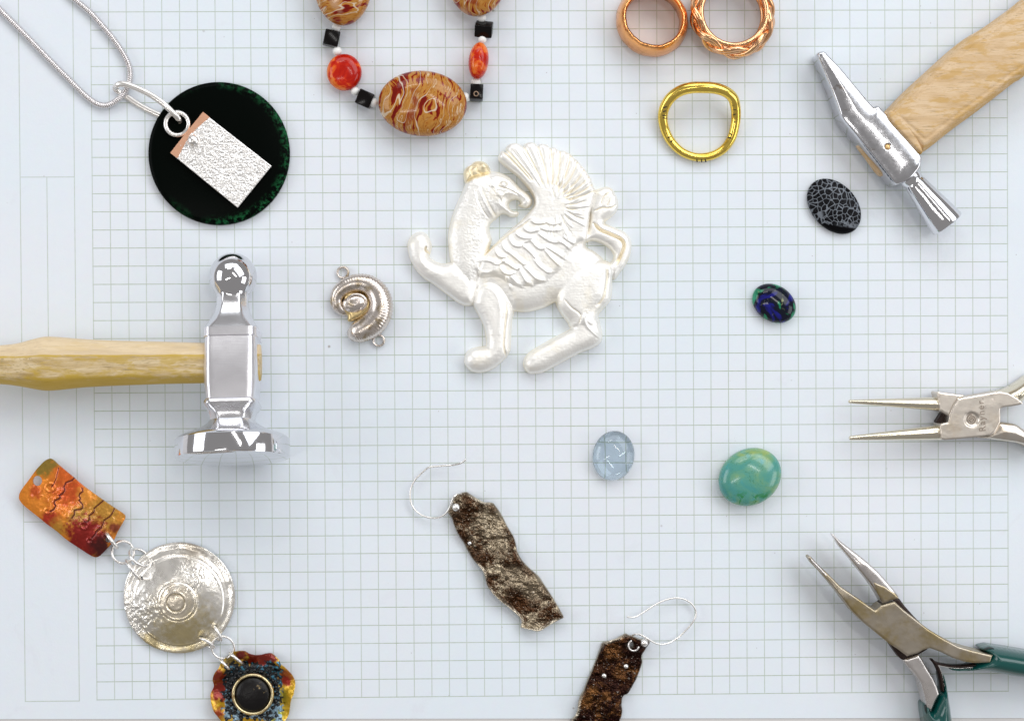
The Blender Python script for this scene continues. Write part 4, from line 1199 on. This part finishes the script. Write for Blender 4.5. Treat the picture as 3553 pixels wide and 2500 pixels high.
    def hs_(q, sd, s_):
        r = np.linalg.norm(q - ctr, axis=1) / R
        h = 0.0010 + 0.0030 * (1 - r ** 2) + 0.0006 * smooth(0.86, 1.0, r)
        d1 = np.linalg.norm(q - c1, axis=1) * ZS.k
        d2 = np.linalg.norm(q - c2, axis=1) * ZS.k
        h += -0.00015 * np.exp(-((d1 - 98) / 12) ** 2) + 0.00012 * np.exp(-((d1 - 118) / 8) ** 2) + 0.00009 * np.exp(-((d2 - 200) / 9) ** 2) - 0.00010 * np.exp(-((d2 - 218) / 10) ** 2)
        h += 0.00008 * np.exp(-((d2 - 496) / 8) ** 2) - 0.00010 * np.exp(-((d2 - 512) / 10) ** 2)
        rough_ = np.exp(-(np.linalg.norm(q - ZS((430, 1010)), axis=1) * ZS.k / 210) ** 2)
        h += rough_ * 0.0008 * fbm(q[:, 0] / 11, q[:, 1] / 11, 6, 4) + 0.00014 * fbm(q[:, 0] / 24, q[:, 1] / 24, 3, 4) + 0.0005 * fbm(q[:, 0] / 70, q[:, 1] / 70, 8, 2)
        gl_ = np.exp(-(np.linalg.norm(q - ZS((980, 540)), axis=1) * ZS.k / 150) ** 2)
        return h + gl_ * 0.0003 * fbm(q[:, 0] / 5, q[:, 1] / 5, 12, 2)
    def cs(q, sd, s_):
        c = blobs(q, (0.92, 0.89, 0.84), [(ZS, 900, 1200, 330, (0.60, 0.50, 0.28), 0.8, 3), (ZS, 1000, 250, 140, (0.62, 0.56, 0.48), 0.7, 4), (ZS, 520, 1330, 120, (0.58, 0.48, 0.28), 0.6, 5), (ZS, 820, 860, 200, (0.78, 0.70, 0.58), 0.6, 6)])
        d1 = np.linalg.norm(q - c1, axis=1) * ZS.k
        g = (0.75 * np.exp(-((d1 - 98) / 11) ** 2) * (0.4 + 0.6 * vnoise(q[:, 0] / 8, q[:, 1] / 8, 3)))[:, None]
        return c * (1 - g) + g * np.array([0.28, 0.20, 0.06])
    s = Mt('beaten_silver', rough=0.26, metal=0.92)
    s.set('Base Color', s.attr())
    s.set('Roughness', s.ma('ADD', 0.17, s.ma('MULTIPLY', s.noise(260, 4), 0.22)))
    s.bump(s.noise(650, 4, 0.65), 0.16, 0.0002)
    relief('silver_disc', [circ], s.m, root, hs_, holes=hs, step=2.0, zref=0.002, thick=0.0008, colfun=cs)
    # flower
    fo = [(155, 1120), (200, 1020), (218, 960), (203, 860), (225, 760), (268, 680), (330, 610), (352, 540), (400, 480), (450, 430), (520, 372), (600, 328), (700, 302), (800, 293), (850, 315), (900, 345), (1000, 380), (1100, 387), (1220, 362), (1300, 364), (1380, 410), (1450, 470), (1480, 540), (1545, 590), (1620, 680), (1690, 780), (1732, 880), (1742, 970), (1725, 1050), (1722, 1110), (1690, 1165), (1660, 1280), (1640, 1400), (1620, 1500), (1560, 1610), (1500, 1700), (1400, 1790), (1250, 1850), (1100, 1832), (950, 1862), (800, 1850), (650, 1832), (500, 1765), (400, 1690), (330, 1590), (280, 1500), (235, 1420), (208, 1340), (178, 1250)]
    fc = ZL((955, 1110))
    def hfl(q, sd, s_):
        d = (q - fc) * ZL.k
        r, a = np.hypot(d[:, 0], d[:, 1]), np.arctan2(d[:, 1], d[:, 0])
        rim = smooth(520, 780, r)
        h = 0.0012 + 0.0030 * rim * (0.62 + 0.38 * np.sin(7 * a + 0.8)) + 0.0004 * rim * fbm(q[:, 0] / 10, q[:, 1] / 10, 3, 3)
        sq = np.maximum(np.abs(d[:, 0]), np.abs(d[:, 1]))
        return h + 0.0004 * smooth(540, 480, sq) + 0.0003 * fbm(q[:, 0] / 4, q[:, 1] / 4, 5, 2) * smooth(560, 480, sq)
    def cfl(q, sd, s_):
        c = blobs(q, (0.66, 0.40, 0.02), [(ZL, 1120, 470, 300, (0.20, 0.012, 0.003), 0.3, 1), (ZL, 340, 1060, 230, (0.24, 0.014, 0.004), 0.35, 2), (ZL, 330, 760, 140, (0.22, 0.02, 0.004), 0.4, 3), (ZL, 1560, 770, 170, (0.40, 0.10, 0.012), 0.5, 4), (ZL, 1560, 870, 100, (0.30, 0.015, 0.003), 0.4, 5),
                  (ZL, 720, 380, 110, (0.18, 0.012, 0.003), 0.4, 6), (ZL, 500, 480, 130, (0.14, 0.09, 0.01), 0.5, 7), (ZL, 1350, 1500, 160, (0.30, 0.32, 0.03), 0.6, 8), (ZL, 300, 1480, 110, (0.36, 0.05, 0.01), 0.5, 9), (ZL, 1450, 1180, 130, (0.36, 0.30, 0.03), 0.7, 10)])
        d = (q - fc) * ZL.k
        wob = 110 * fbm(q[:, 0] / 9, q[:, 1] / 9, 8, 2)
        sq = np.maximum(np.abs(d[:, 0] + 20), np.abs(d[:, 1] + 40)) + 2 * wob
        f = smooth(560, 520, sq)[:, None]
        n = fbm(q[:, 0] / 9, q[:, 1] / 9, 14, 4)
        low = smooth(-200, 450, d[:, 1])
        b = smooth(0.10, 0.24, n + 0.17 * low + 0.06 * smooth(200, 500, d[:, 0]))[:, None]
        patina = np.array([0.004, 0.006, 0.009]) * (1 - b) + b * (np.array([0.05, 0.22, 0.33]) * (1 - low[:, None] * 0.55) + np.array([0.36, 0.42, 0.48]) * low[:, None] * 0.55)
        return c * (1 - f) + f * patina
    s = Mt('patinated_copper_flower', rough=0.3, metal=0.5)
    s.set('Base Color', s.attr()); s.set('Coat Weight', 0.3); s.set('Coat Roughness', 0.15)
    s.bump(s.noise(500, 4), 0.25, 0.0002)
    relief('flower_plate', [cr(ZL(fo), 3)], s.m, root, hfl, step=1.8, zref=0.003, thick=0.0007, colfun=cfl)
    k = U / ZL.k
    torus('bezel', ZL.p(955, 1110, 0.0030), 362 * k, 34 * k, BEZEL, root, n=64, flat=1.5)
    st = Mt('pitted_black_stone', rough=0.35)
    sp = s_ = st.step(st.noise(800, 5, 0.7), 0.56, 0.68)
    pt = st.step(st.noise(190, 2), 0.52, 0.62)
    st.set('Base Color', st.mix(st.ma('MULTIPLY', sp, pt), (0.003, 0.002, 0.002), (0.42, 0.30, 0.14)))
    st.set('Specular IOR Level', 0.3)
    st.bump(st.noise(600, 4), 0.5, 0.0003)
    dome('stone', ZL((955, 1110)), 342 / ZL.k, 342 / ZL.k, 0, 0.0026, st.m, root, zb=0.0016)
    gm = Mt('blackened_granule', (0.004, 0.005, 0.007), 0.22).m
    bm = bmesh.new(); bmesh.ops.create_icosphere(bm, subdivisions=2, radius=38 * k)
    me = bpy.data.meshes.new('granule'); bm.to_mesh(me); bm.free()
    me.polygons.foreach_set('use_smooth', [True] * len(me.polygons))
    o0 = root_origin(root)
    spots = [(955 + 452 * math.cos(t), 1110 + 452 * math.sin(t)) for t in np.linspace(0, 2 * math.pi, 21, endpoint=False)]
    spots += [(560, 640), (655, 640), (560, 740), (480, 640), (1330, 640), (1390, 720), (1395, 1520), (1310, 1560), (480, 1130), (470, 830)]
    for (x, y) in spots:
        p_ = ZL.p(x, y, 0.0019)
        link('granule', me, gm, root, (p_.x - o0[0], p_.y - o0[1], 0.0019))
    # jump rings
    def jr(Zm, a, b, asp, r=5.2, side=1): jump_ring('jump_ring', Zm, a, b, r, asp, SILVER, root, side=side)
    jr(ZS, (30, 62), (175, 268), 0.18, 7.0)
    torus('jump_ring', ZS.p(216, 305, 0.0016), 124 * U / ZS.k, 16 * U / ZS.k, SILVER, root, u=(1, 0, 0.10), v=(0, 1, -0.05))
    jr(ZS, (305, 262), (545, 445), 0.36, 5.4, -1)
    jr(ZS, (258, 368), (432, 612), 0.14, 5.4)
    jr(ZS, (1222, 1115), (1322, 1308), 0.40, 5.2)
    jr(ZS, (1062, 1258), (1258, 1376), 0.42, 5.2)
    torus('jump_ring', ZS.p(1335, 1372, 0.0020), 126 * U / ZS.k, 14 * U / ZS.k, SILVER, root, u=(1, 0, 0.05), v=(0, 1, 0.10))
    jr(ZL, (505, 310), (800, 545), 0.20, 5.2)
    jr(ZL, (325, 440), (545, 665), 0.24, 5.2)
BEZEL = m_metal('aged_bezel', (0.74, 0.62, 0.36), 0.3, grain=500, gstr=0.3, tarn=(0.25, 0.14, 0.04), tscale=300, tlo=0.52, thi=0.66)
linked_drop()

# ------------------------------------------------------------------ earrings
def earring(label, Zm, out, hook, wire_w, c, seed, dark, light, edges, balls, hole=None, extra=None, tones=()):
    root = thing('earring', label, 'earring', c, 'dark strip earrings with wire hooks')
    poly = cr(Zm(out), 3)
    holes = [Zm([(hole[0] + hole[2] * math.cos(t), hole[1] + hole[2] * math.sin(t)) for t in np.linspace(0, 2 * math.pi, 14, endpoint=False)])] if hole else []
    lo, hi = poly.min(0), poly.max(0)
    ax = (hi - lo) * (np.array([1, 1]) if seed == 1 else np.array([-0.45, 1])); ax /= np.linalg.norm(ax)
    nx = np.array([-ax[1], ax[0]])
    def hf(q, sd, s_):
        t = (q - (lo + hi) / 2) @ ax; n = (q - (lo + hi) / 2) @ nx
        h = 0.0024 + 0.0006 * np.sin(t / 40 + seed) + 0.0003 * np.sin(t / 19 + n / 30 + 2) + 0.0016 * fbm(q[:, 0] / 30, q[:, 1] / 24, seed + 20, 2) - 0.0012 * (1 - rnd(sd, 16))
        h += 0.0008 * fbm(q[:, 0] / 16, q[:, 1] / 16, seed, 4) + 0.0010 * np.abs(fbm(q[:, 0] / 7, q[:, 1] / 5, seed + 3, 3))
        for (x, y, r) in edges:                        # rims folded up
            d = np.linalg.norm(q - Zm((x, y)), axis=1) * Zm.k
            h += 0.0012 * np.exp(-(d / r) ** 2) * np.exp(-(sd / 6) ** 2)
        g = vnoise(q[:, 0] / 4.2, q[:, 1] / 4.2, seed + 9)
        return h + 0.0002 * smooth(0.82, 0.97, g)
    def cf(q, sd, s_):
        n = 0.9 * fbm(q[:, 0] / 34, q[:, 1] / 34, seed + 5, 3) + 0.45 * fbm(q[:, 0] / 12, q[:, 1] / 8, seed + 7, 3) + 0.55 * fbm(q[:, 0] / 3.4, q[:, 1] / 3.4, seed + 6, 2) - (0.12 if seed == 2 else 0)
        f = smooth(-0.15, 0.42, n)[:, None]
        for (x, y, r, k_) in tones:
            d = np.linalg.norm(q - Zm((x, y)), axis=1) * Zm.k
            w_ = smooth(1.25, 0.4, d / r + 0.9 * fbm(q[:, 0] / 9, q[:, 1] / 9, 31, 3))[:, None]
            f = f * (1 - w_ * 0.8) + w_ * 0.8 * k_
        c_ = np.array(dark) * (1 - f) + f * np.array(light)
        g = smooth(0.86, 0.98, vnoise(q[:, 0] / 4.2, q[:, 1] / 4.2, seed + 9))[:, None] * 0.5
        c_ = c_ * (1 - g) + g * np.array([0.55, 0.50, 0.44])
        e = np.zeros(len(q))
        for (x, y, r) in edges:
            d = np.linalg.norm(q - Zm((x, y)), axis=1) * Zm.k
            e = np.maximum(e, np.exp(-(d / r) ** 2) * smooth(11, 5, sd))
        e = np.maximum(e, 0.6 * smooth(3.0, 1.0, sd))[:, None]
        return c_ * (1 - e) + e * np.array([0.66, 0.58, 0.46])
    s = Mt('oxidised_silver', rough=0.26, metal=0.85)
    s.set('Base Color', s.attr())
    s.set('Roughness', s.ma('ADD', 0.14, s.ma('MULTIPLY', s.noise(400, 3), 0.22)))
    s.bump(s.noise(420, 4, 0.65), 0.5, 0.0004)
    relief('strip', [poly], s.m, root, hf, holes=holes, step=1.8, zref=0.003, thick=0.0009, colfun=cf)
    tube('ear_hook', Zm.p3(cr(np.array(hook, float), 8, False)), wire_w * U, SILVER, root, sides=10)
    for (x, y, r, z) in balls:
        ellipsoid('silver_bead', Zm.p(x, y, z), r * U / Zm.k, r * U / Zm.k, r * U / Zm.k * 0.9, 0, SILVER, root, nu=20, nv=12)
    if extra: extra(root)

earring('brown-grey crumpled strip earring shown whole, its wire hook curling to the upper left', ZE,
        [(425, 520), (460, 470), (478, 405), (520, 375), (585, 361), (622, 383), (700, 428), (740, 444), (802, 450), (832, 480), (880, 550), (930, 650), (980, 730), (1005, 800), (1020, 870), (1060, 940), (1120, 1010), (1200, 1080), (1240, 1140), (1300, 1230), (1350, 1310), (1385, 1370), (1411, 1421), (1380, 1442), (1300, 1481), (1250, 1516), (1195, 1539), (1130, 1526), (1075, 1516), (1043, 1510), (1052, 1470), (1040, 1430), (1000, 1390), (930, 1330), (860, 1270), (800, 1210), (762, 1160), (742, 1100), (735, 1060), (710, 1010), (650, 950), (600, 880), (560, 800), (510, 720), (476, 640), (460, 590), (432, 548)],
        [(578, 80, 4.5), (540, 110, 3.8), (500, 122, 3.4), (460, 130, 3.0), (380, 135, 2.6), (300, 142, 2.2), (260, 150, 2.0), (210, 190, 1.8), (150, 250, 1.5), (118, 310, 1.4), (105, 370, 1.3), (112, 440, 1.3), (140, 500, 1.4), (190, 545, 1.6), (250, 570, 1.9), (320, 578, 2.4), (370, 565, 2.8), (410, 535, 3.2), (440, 490, 3.6), (460, 430, 3.9), (482, 392, 3.9), (512, 374, 3.2), (545, 380, 2.0), (560, 420, 1.2)],
        3.2, ZE.p(900, 950), 1, (0.045, 0.016, 0.004), (0.42, 0.345, 0.24), [(960, 1340, 170), (850, 1270, 110), (1150, 1520, 140), (1300, 1470, 90), (700, 430, 90), (960, 940, 60), (720, 1020, 60)],
        [(497, 487, 34, 0.0040), (612, 790, 17, 0.0038)],
        tones=[(800, 620, 150, 0.85), (870, 790, 110, 0.7), (1000, 1080, 120, 0.7), (1160, 1190, 130, 0.6), (510, 560, 80, 0.05), (560, 740, 80, 0.0), (660, 890, 100, 0.05), (980, 1250, 90, 0.0), (1050, 1310, 80, 0.0), (810, 480, 60, 0.0), (1020, 930, 70, 0.0), (590, 420, 55, 0.05), (1120, 1040, 60, 0.1)])

def e2_extra(root):
    torus('wire_curl', ZF.p(958, 715, 0.0040), 62 * U / ZF.k, 11 * U / ZF.k, SILVER, root, n=24, sides=8, span=(math.radians(110), math.radians(350)))
earring('very dark strip earring cut off by the bottom edge, wire hook curling upper right', ZF,
        [(596, 690), (720, 648), (840, 590), (870, 582), (902, 595), (940, 605), (1020, 640), (1062, 650), (1120, 650), (1156, 680), (1150, 702), (1110, 762), (1072, 820), (1060, 860), (1069, 920), (1055, 990), (1030, 1060), (1000, 1130), (960, 1190), (920, 1260), (890, 1300), (850, 1322), (826, 1360), (823, 1430), (826, 1500), (815, 1562), (790, 1640), (740, 1780), (690, 1920), (620, 2100), (500, 2240), (330, 2260), (180, 2200), (120, 2050), (140, 1850), (180, 1720), (215, 1625), (260, 1560), (288, 1480), (296, 1400), (320, 1330), (360, 1260), (400, 1160), (450, 1050), (490, 960), (512, 900), (540, 820), (570, 740)],
        [(880, 372, 4.6), (930, 377, 4.2), (980, 372, 3.9), (1040, 340, 3.5), (1120, 290, 3.0), (1200, 236, 2.6), (1290, 190, 2.2), (1370, 162, 1.9), (1465, 148, 1.7), (1550, 160, 1.5), (1620, 195, 1.4), (1672, 245, 1.3), (1700, 310, 1.3), (1696, 370, 1.3), (1660, 440, 1.4), (1600, 512, 1.6), (1520, 592, 1.9), (1440, 652, 2.3), (1370, 686, 2.8), (1300, 699, 3.3), (1230, 691, 3.7), (1170, 662, 4.0), (1110, 622, 4.1), (1040, 586, 3.8), (980, 578, 3.0), (940, 598, 1.8), (930, 640, 0.9)],
        3.2, ZF.p(700, 1100), 2, (0.016, 0.003, 0.001), (0.18, 0.075, 0.02), [(720, 650, 110), (380, 1420, 90), (280, 1540, 110), (640, 1320, 60)],
        [(1085, 682, 46, 0.0042), (865, 960, 30, 0.0036), (607, 1073, 30, 0.0036)], hole=(925, 712, 34), extra=e2_extra,
        tones=[(720, 800, 110, 0.6), (900, 640, 90, 0.0), (1000, 900, 110, 0.0), (700, 1170, 130, 0.0), (880, 1240, 100, 0.0), (400, 1400, 90, 0.9), (470, 1260, 80, 0.8), (640, 1320, 70, 0.6), (550, 990, 100, 0.1), (800, 1050, 90, 0.5)])

# ------------------------------------------------------------------ pliers
def plate(name, Zm, pts, mat, parent, zt, zb, bev=6, sm=3, step=3, tilt=None, crown=0.0):
    poly = cr(Zm(pts), sm) if sm else Zm(pts)
    def hf(q, sd, s_):
        h = np.full(len(q), zt) - bev * U * 0.6 * (1 - rnd(sd, bev)) - crown * (1 - rnd(sd, 60))
        if tilt is not None: h = h + tilt(q)
        return h + 0.00006 * fbm(q[:, 0] / 30, q[:, 1] / 30, 3, 3)
    return relief(name, [poly], mat, parent, hf, step=step, zref=zt, zb=zb)

def cone(name, Zm, p0, r0, p1, r1, z0, z1, mat, parent, n=28):
    a, b = np.array(Zm.p(*p0, z0)), np.array(Zm.p(*p1, z1))
    e = (b - a) / np.linalg.norm(b - a)
    s = np.cross(np.array([0, 0, 1.0]), e); s /= np.linalg.norm(s); up = np.cross(e, s)
    th = np.arange(n) / n * 2 * math.pi
    secs = []
    L = np.linalg.norm(b - a)
    r0, r1 = r0 * U / Zm.k, r1 * U / Zm.k
    for t, f in ((0, 0.55), (0.006, 0.85), (0.016, 1.0), (0.5, 1), (1.0, 1)):
        r = (r0 + (r1 - r0) * t) * f
        secs.append(a + e * L * t + r * (np.cos(th)[:, None] * s + np.sin(th)[:, None] * up))
    return loft(name, secs, mat, parent, sharp=50)

def round_nose():
    root = thing('round_nose_pliers', 'nickel round nose pliers with two slim conical jaws pointing left', 'pliers', ZR.p(1700, 560))
    zt, zb = 0.0098, 0.0022
    cone('jaw', ZR, (305, 366), 20, (1345, 396), 80, 0.0062, 0.0062, NICKELJ, root)
    cone('jaw', ZR, (313, 781), 24, (1360, 714), 88, 0.0062, 0.0062, NICKELJ, root)
    plate('jaw_shoulder', ZR, [(1312, 268), (1325, 256), (1420, 268), (1550, 285), (1640, 296), (1570, 330), (1520, 400), (1480, 490), (1462, 540), (1400, 505), (1352, 476), (1338, 400), (1322, 320)], NICKEL, root, 0.0090, zb, sm=0)
    plate('joint_gap', ZR, [(1300, 600), (1380, 480), (1470, 470), (1700, 300), (1900, 760), (1760, 775), (1600, 700), (1440, 620), (1350, 625)], BLACKST, root, 0.0052, 0.002, sm=0, step=5)
    plate('lower_handle', ZR, [(1750, 772), (1880, 760), (1960, 700), (2000, 640), (2032, 604), (2120, 612), (2222, 626), (2296, 672), (2420, 770), (2520, 880), (2480, 960), (2400, 905), (2296, 852), (2200, 832), (2080, 815), (1900, 790)], NICKEL, root, 0.0084, 0.001, bev=8, sm=2, crown=0.0015)
    plate('upper_handle', ZR, [(1980, 262), (2032, 252), (2120, 232), (2200, 198), (2300, 134), (2440, 50), (2540, 130), (2420, 270), (2330, 372), (2256, 402), (2160, 420), (2060, 430), (2000, 400)], NICKELJ, root, 0.0086, 0.001, bev=30, sm=2, crown=0.0030)
    plate('joint_plate', ZR, [(1350, 622), (1440, 601), (1452, 540), (1474, 470), (1500, 408), (1550, 336), (1620, 320), (1800, 291), (2028, 252), (2122, 272), (2230, 332), (2290, 384), (2250, 404), (2150, 420), (2062, 430), (2027, 452), (2031, 540), (2027, 604), (2008, 640), (1968, 716), (1925, 750), (1760, 770), (1560, 788), (1400, 802), (1364, 792), (1346, 715)], NICKEL, root, zt, zb, bev=4, sm=0, step=2.5,
          tilt=lambda q: -0.00045 * (1 - smooth(20, 28, np.linalg.norm(q - ZR((1705, 570)), axis=1))))
    etch = m_metal('etched_mark', (0.34, 0.28, 0.23), 0.5, gstr=0)
    t = np.linspace(0, 1, 90)
    a = t * 2.4 * 2 * math.pi + 2.4
    rr = 6 + 52 * t
    sp = ZR(np.stack([1705 + rr * np.cos(a), 568 + rr * np.sin(a)], 1))
    tube('spiral_emblem', PA(sp, zt - 0.0004), 1.9 * U, etch, root, sides=6, flat=0.3)
    fc = bpy.data.curves.new('stamped_name', 'FONT')
    fc.body = 'Rayher.'
    fc.size = 0.0029; fc.extrude = 0.00004; fc.space_character = 1.18; fc.offset = 0.00001
    fo = bpy.data.objects.new('stamped_name', fc)
    COL.objects.link(fo)
    me = bpy.data.meshes.new_from_object(fo.evaluated_get(bpy.context.evaluated_depsgraph_get()))
    bpy.data.objects.remove(fo)
    xs = [v.co.x for v in me.vertices]
    wd = max(xs) - min(xs)
    target = (Vector(ZR.p(1856, 705, zt)) - Vector(ZR.p(1826, 335, zt))).length
    f = target / wd
    a0, a1 = ZR.p(1862, 705, zt), ZR.p(1836, 335, zt)
    rot = math.atan2(a1.y - a0.y, a1.x - a0.x)
    me.transform(Matrix.Scale(f, 4))
    o = link('stamped_name', me, etch, root)
    o0 = root_origin(root)
    o.location = (a0.x - o0[0], a0.y - o0[1], zt + 0.00005)
    o.rotation_euler = (0, 0, rot)
round_nose()

def chain_nose():
    root = thing('chain_nose_pliers', 'satin steel needle nose pliers with open jaws and dark green handle grips', 'pliers', ZP.p(1000, 870))
    zt, zb = 0.0115, 0.0040
    def tip(c, r0, r1, dz):
        return lambda q: -dz * (1 - smooth(r0, r1, np.linalg.norm(q - ZP(c), axis=1)))
    grip = Mt('green_rubber_grip', (0.002, 0.065, 0.058), 0.2)
    grip.set('Coat Weight', 0.4); grip.set('Coat Roughness', 0.1)
    grip.bump(grip.noise(500, 3), 0.1, 0.0001)
    plate('joint_gap', ZP, [(765, 722), (790, 690), (830, 660), (970, 634), (1010, 690), (1085, 775), (1150, 840), (1200, 1040), (1125, 1086), (1005, 1132), (975, 1112), (930, 1050), (886, 985), (900, 850)], BLACKST, root, 0.0080, zb, sm=0, step=4)
    plate('jaw', ZP, [(450, 128), (462, 134), (520, 188), (600, 250), (700, 330), (800, 418), (900, 528), (952, 592), (972, 634), (902, 650), (850, 680), (834, 664), (800, 602), (740, 512), (640, 390), (570, 300), (500, 215)], STEELB, root, zt, zb + 0.001, bev=17, sm=2, step=2.2, tilt=tip((450, 128), 0, 150, 0.0030))
    plate('jaw_bevel', ZP, [(760, 500), (860, 540), (942, 598), (968, 634), (900, 648), (850, 674), (800, 598)], STEEL, root, zt + 0.0001, zb + 0.004, bev=5, sm=1)
    plate('back_handle', ZP, [(1002, 1130), (1060, 1108), (1126, 1085), (1152, 1120), (1192, 1190), (1242, 1270), (1274, 1340), (1294, 1402), (1262, 1460), (1226, 1540), (1198, 1510), (1174, 1410), (1148, 1312), (1092, 1232), (1042, 1180)], STEELB, root, 0.0098, 0.0025, bev=9, sm=1)
    plate('jaw_and_handle', ZP, [(258, 322), (262, 310), (276, 308), (330, 368), (440, 474), (500, 538), (620, 620), (700, 675), (776, 728), (790, 724), (830, 690), (935, 660), (1000, 720), (1090, 790), (1200, 878), (1330, 958), (1450, 1020), (1560, 1052), (1675, 1080), (1720, 1090), (1700, 1150), (1560, 1150), (1490, 1140), (1400, 1112), (1300, 1062), (1216, 1032), (1160, 1050), (1120, 1074), (1060, 1090), (1036, 1098), (960, 1040), (890, 995), (800, 920), (690, 832), (600, 742), (500, 612), (430, 522), (350, 430), (290, 370)], STEEL, root, zt, zb, bev=7, sm=0, step=2.5, tilt=tip((258, 315), 20, 190, 0.0030))
    plate('bright_facet', ZP, [(262, 318), (300, 345), (390, 440), (480, 560), (560, 660), (640, 770), (690, 826), (640, 785), (560, 695), (470, 580), (370, 450), (290, 368)], STEELB, root, 0.0092, zb, bev=8, sm=2, step=2.2, tilt=lambda q: 0.0018 * smooth(30, 200, np.linalg.norm(q - ZP((258, 315)), axis=1)))
    for pts in ([(1228, 1122), (1246, 1140), (1300, 1158), (1400, 1172), (1500, 1168), (1570, 1160)], [(1232, 1126), (1258, 1160), (1284, 1220), (1300, 1290), (1312, 1370)]):
        a = cr(np.array([(x, y, 7.0) for x, y in pts], float), 5, False)
        p_ = ZP.p3(a)
        tube('spring_leaf', p_, 4.6 * U, BLACKST, root, sides=8, flat=5.5)
        p2 = ZP.p3(a + np.array([14, 13, -0.3])) if pts[1][0] == 1246 else ZP.p3(a + np.array([14, -2, -0.3]))
        tube('spring_leaf', p2[4:], 2.4 * U, SILVER, root, sides=8, flat=8)
    def gripf(q, sd, s_):
        return 0.0062 + 0.0062 * rnd(sd, 42)
    relief('grip', [cr(ZP([(1632, 1040), (1690, 1020), (1732, 1022), (1850, 1040), (1969, 1060), (2200, 1100), (2420, 1140), (2440, 1260), (2400, 1330), (2200, 1300), (1969, 1270), (1880, 1258), (1800, 1242), (1650, 1216), (1500, 1219), (1410, 1217), (1376, 1196), (1440, 1192), (1540, 1186), (1580, 1150), (1668, 1082)]), 4)], grip.m, root, gripf, step=3, zref=0.008, zb=0.0012)
    relief('grip', [cr(ZP([(1168, 1500), (1182, 1482), (1204, 1492), (1226, 1535), (1262, 1462), (1294, 1402), (1325, 1370), (1318, 1300), (1312, 1255), (1328, 1243), (1346, 1300), (1362, 1400), (1382, 1520), (1398, 1650), (1410, 1800), (1400, 1950), (1300, 2000), (1210, 1950), (1196, 1800), (1184, 1650), (1172, 1570)]), 4)], grip.m, root, gripf, step=3, zref=0.008, zb=0.0012)
    dk = Mt('grip_hollow', (0.002, 0.012, 0.01), 0.5).m
    relief('grip_opening', [cr(ZP([(1652, 1040), (1690, 1026), (1724, 1030), (1728, 1046), (1700, 1054), (1660, 1050)]), 3)], dk, root, lambda q, sd, s_: 0.0092 + 0.0001 * sd / 5, step=2, zref=0.009, zb=0.008)
    relief('grip_opening', [cr(ZP([(1174, 1500), (1184, 1490), (1204, 1500), (1216, 1535), (1206, 1560), (1184, 1550)]), 3)], dk, root, lambda q, sd, s_: 0.0092 + 0.0001 * sd / 5, step=2, zref=0.009, zb=0.008)
chain_nose()
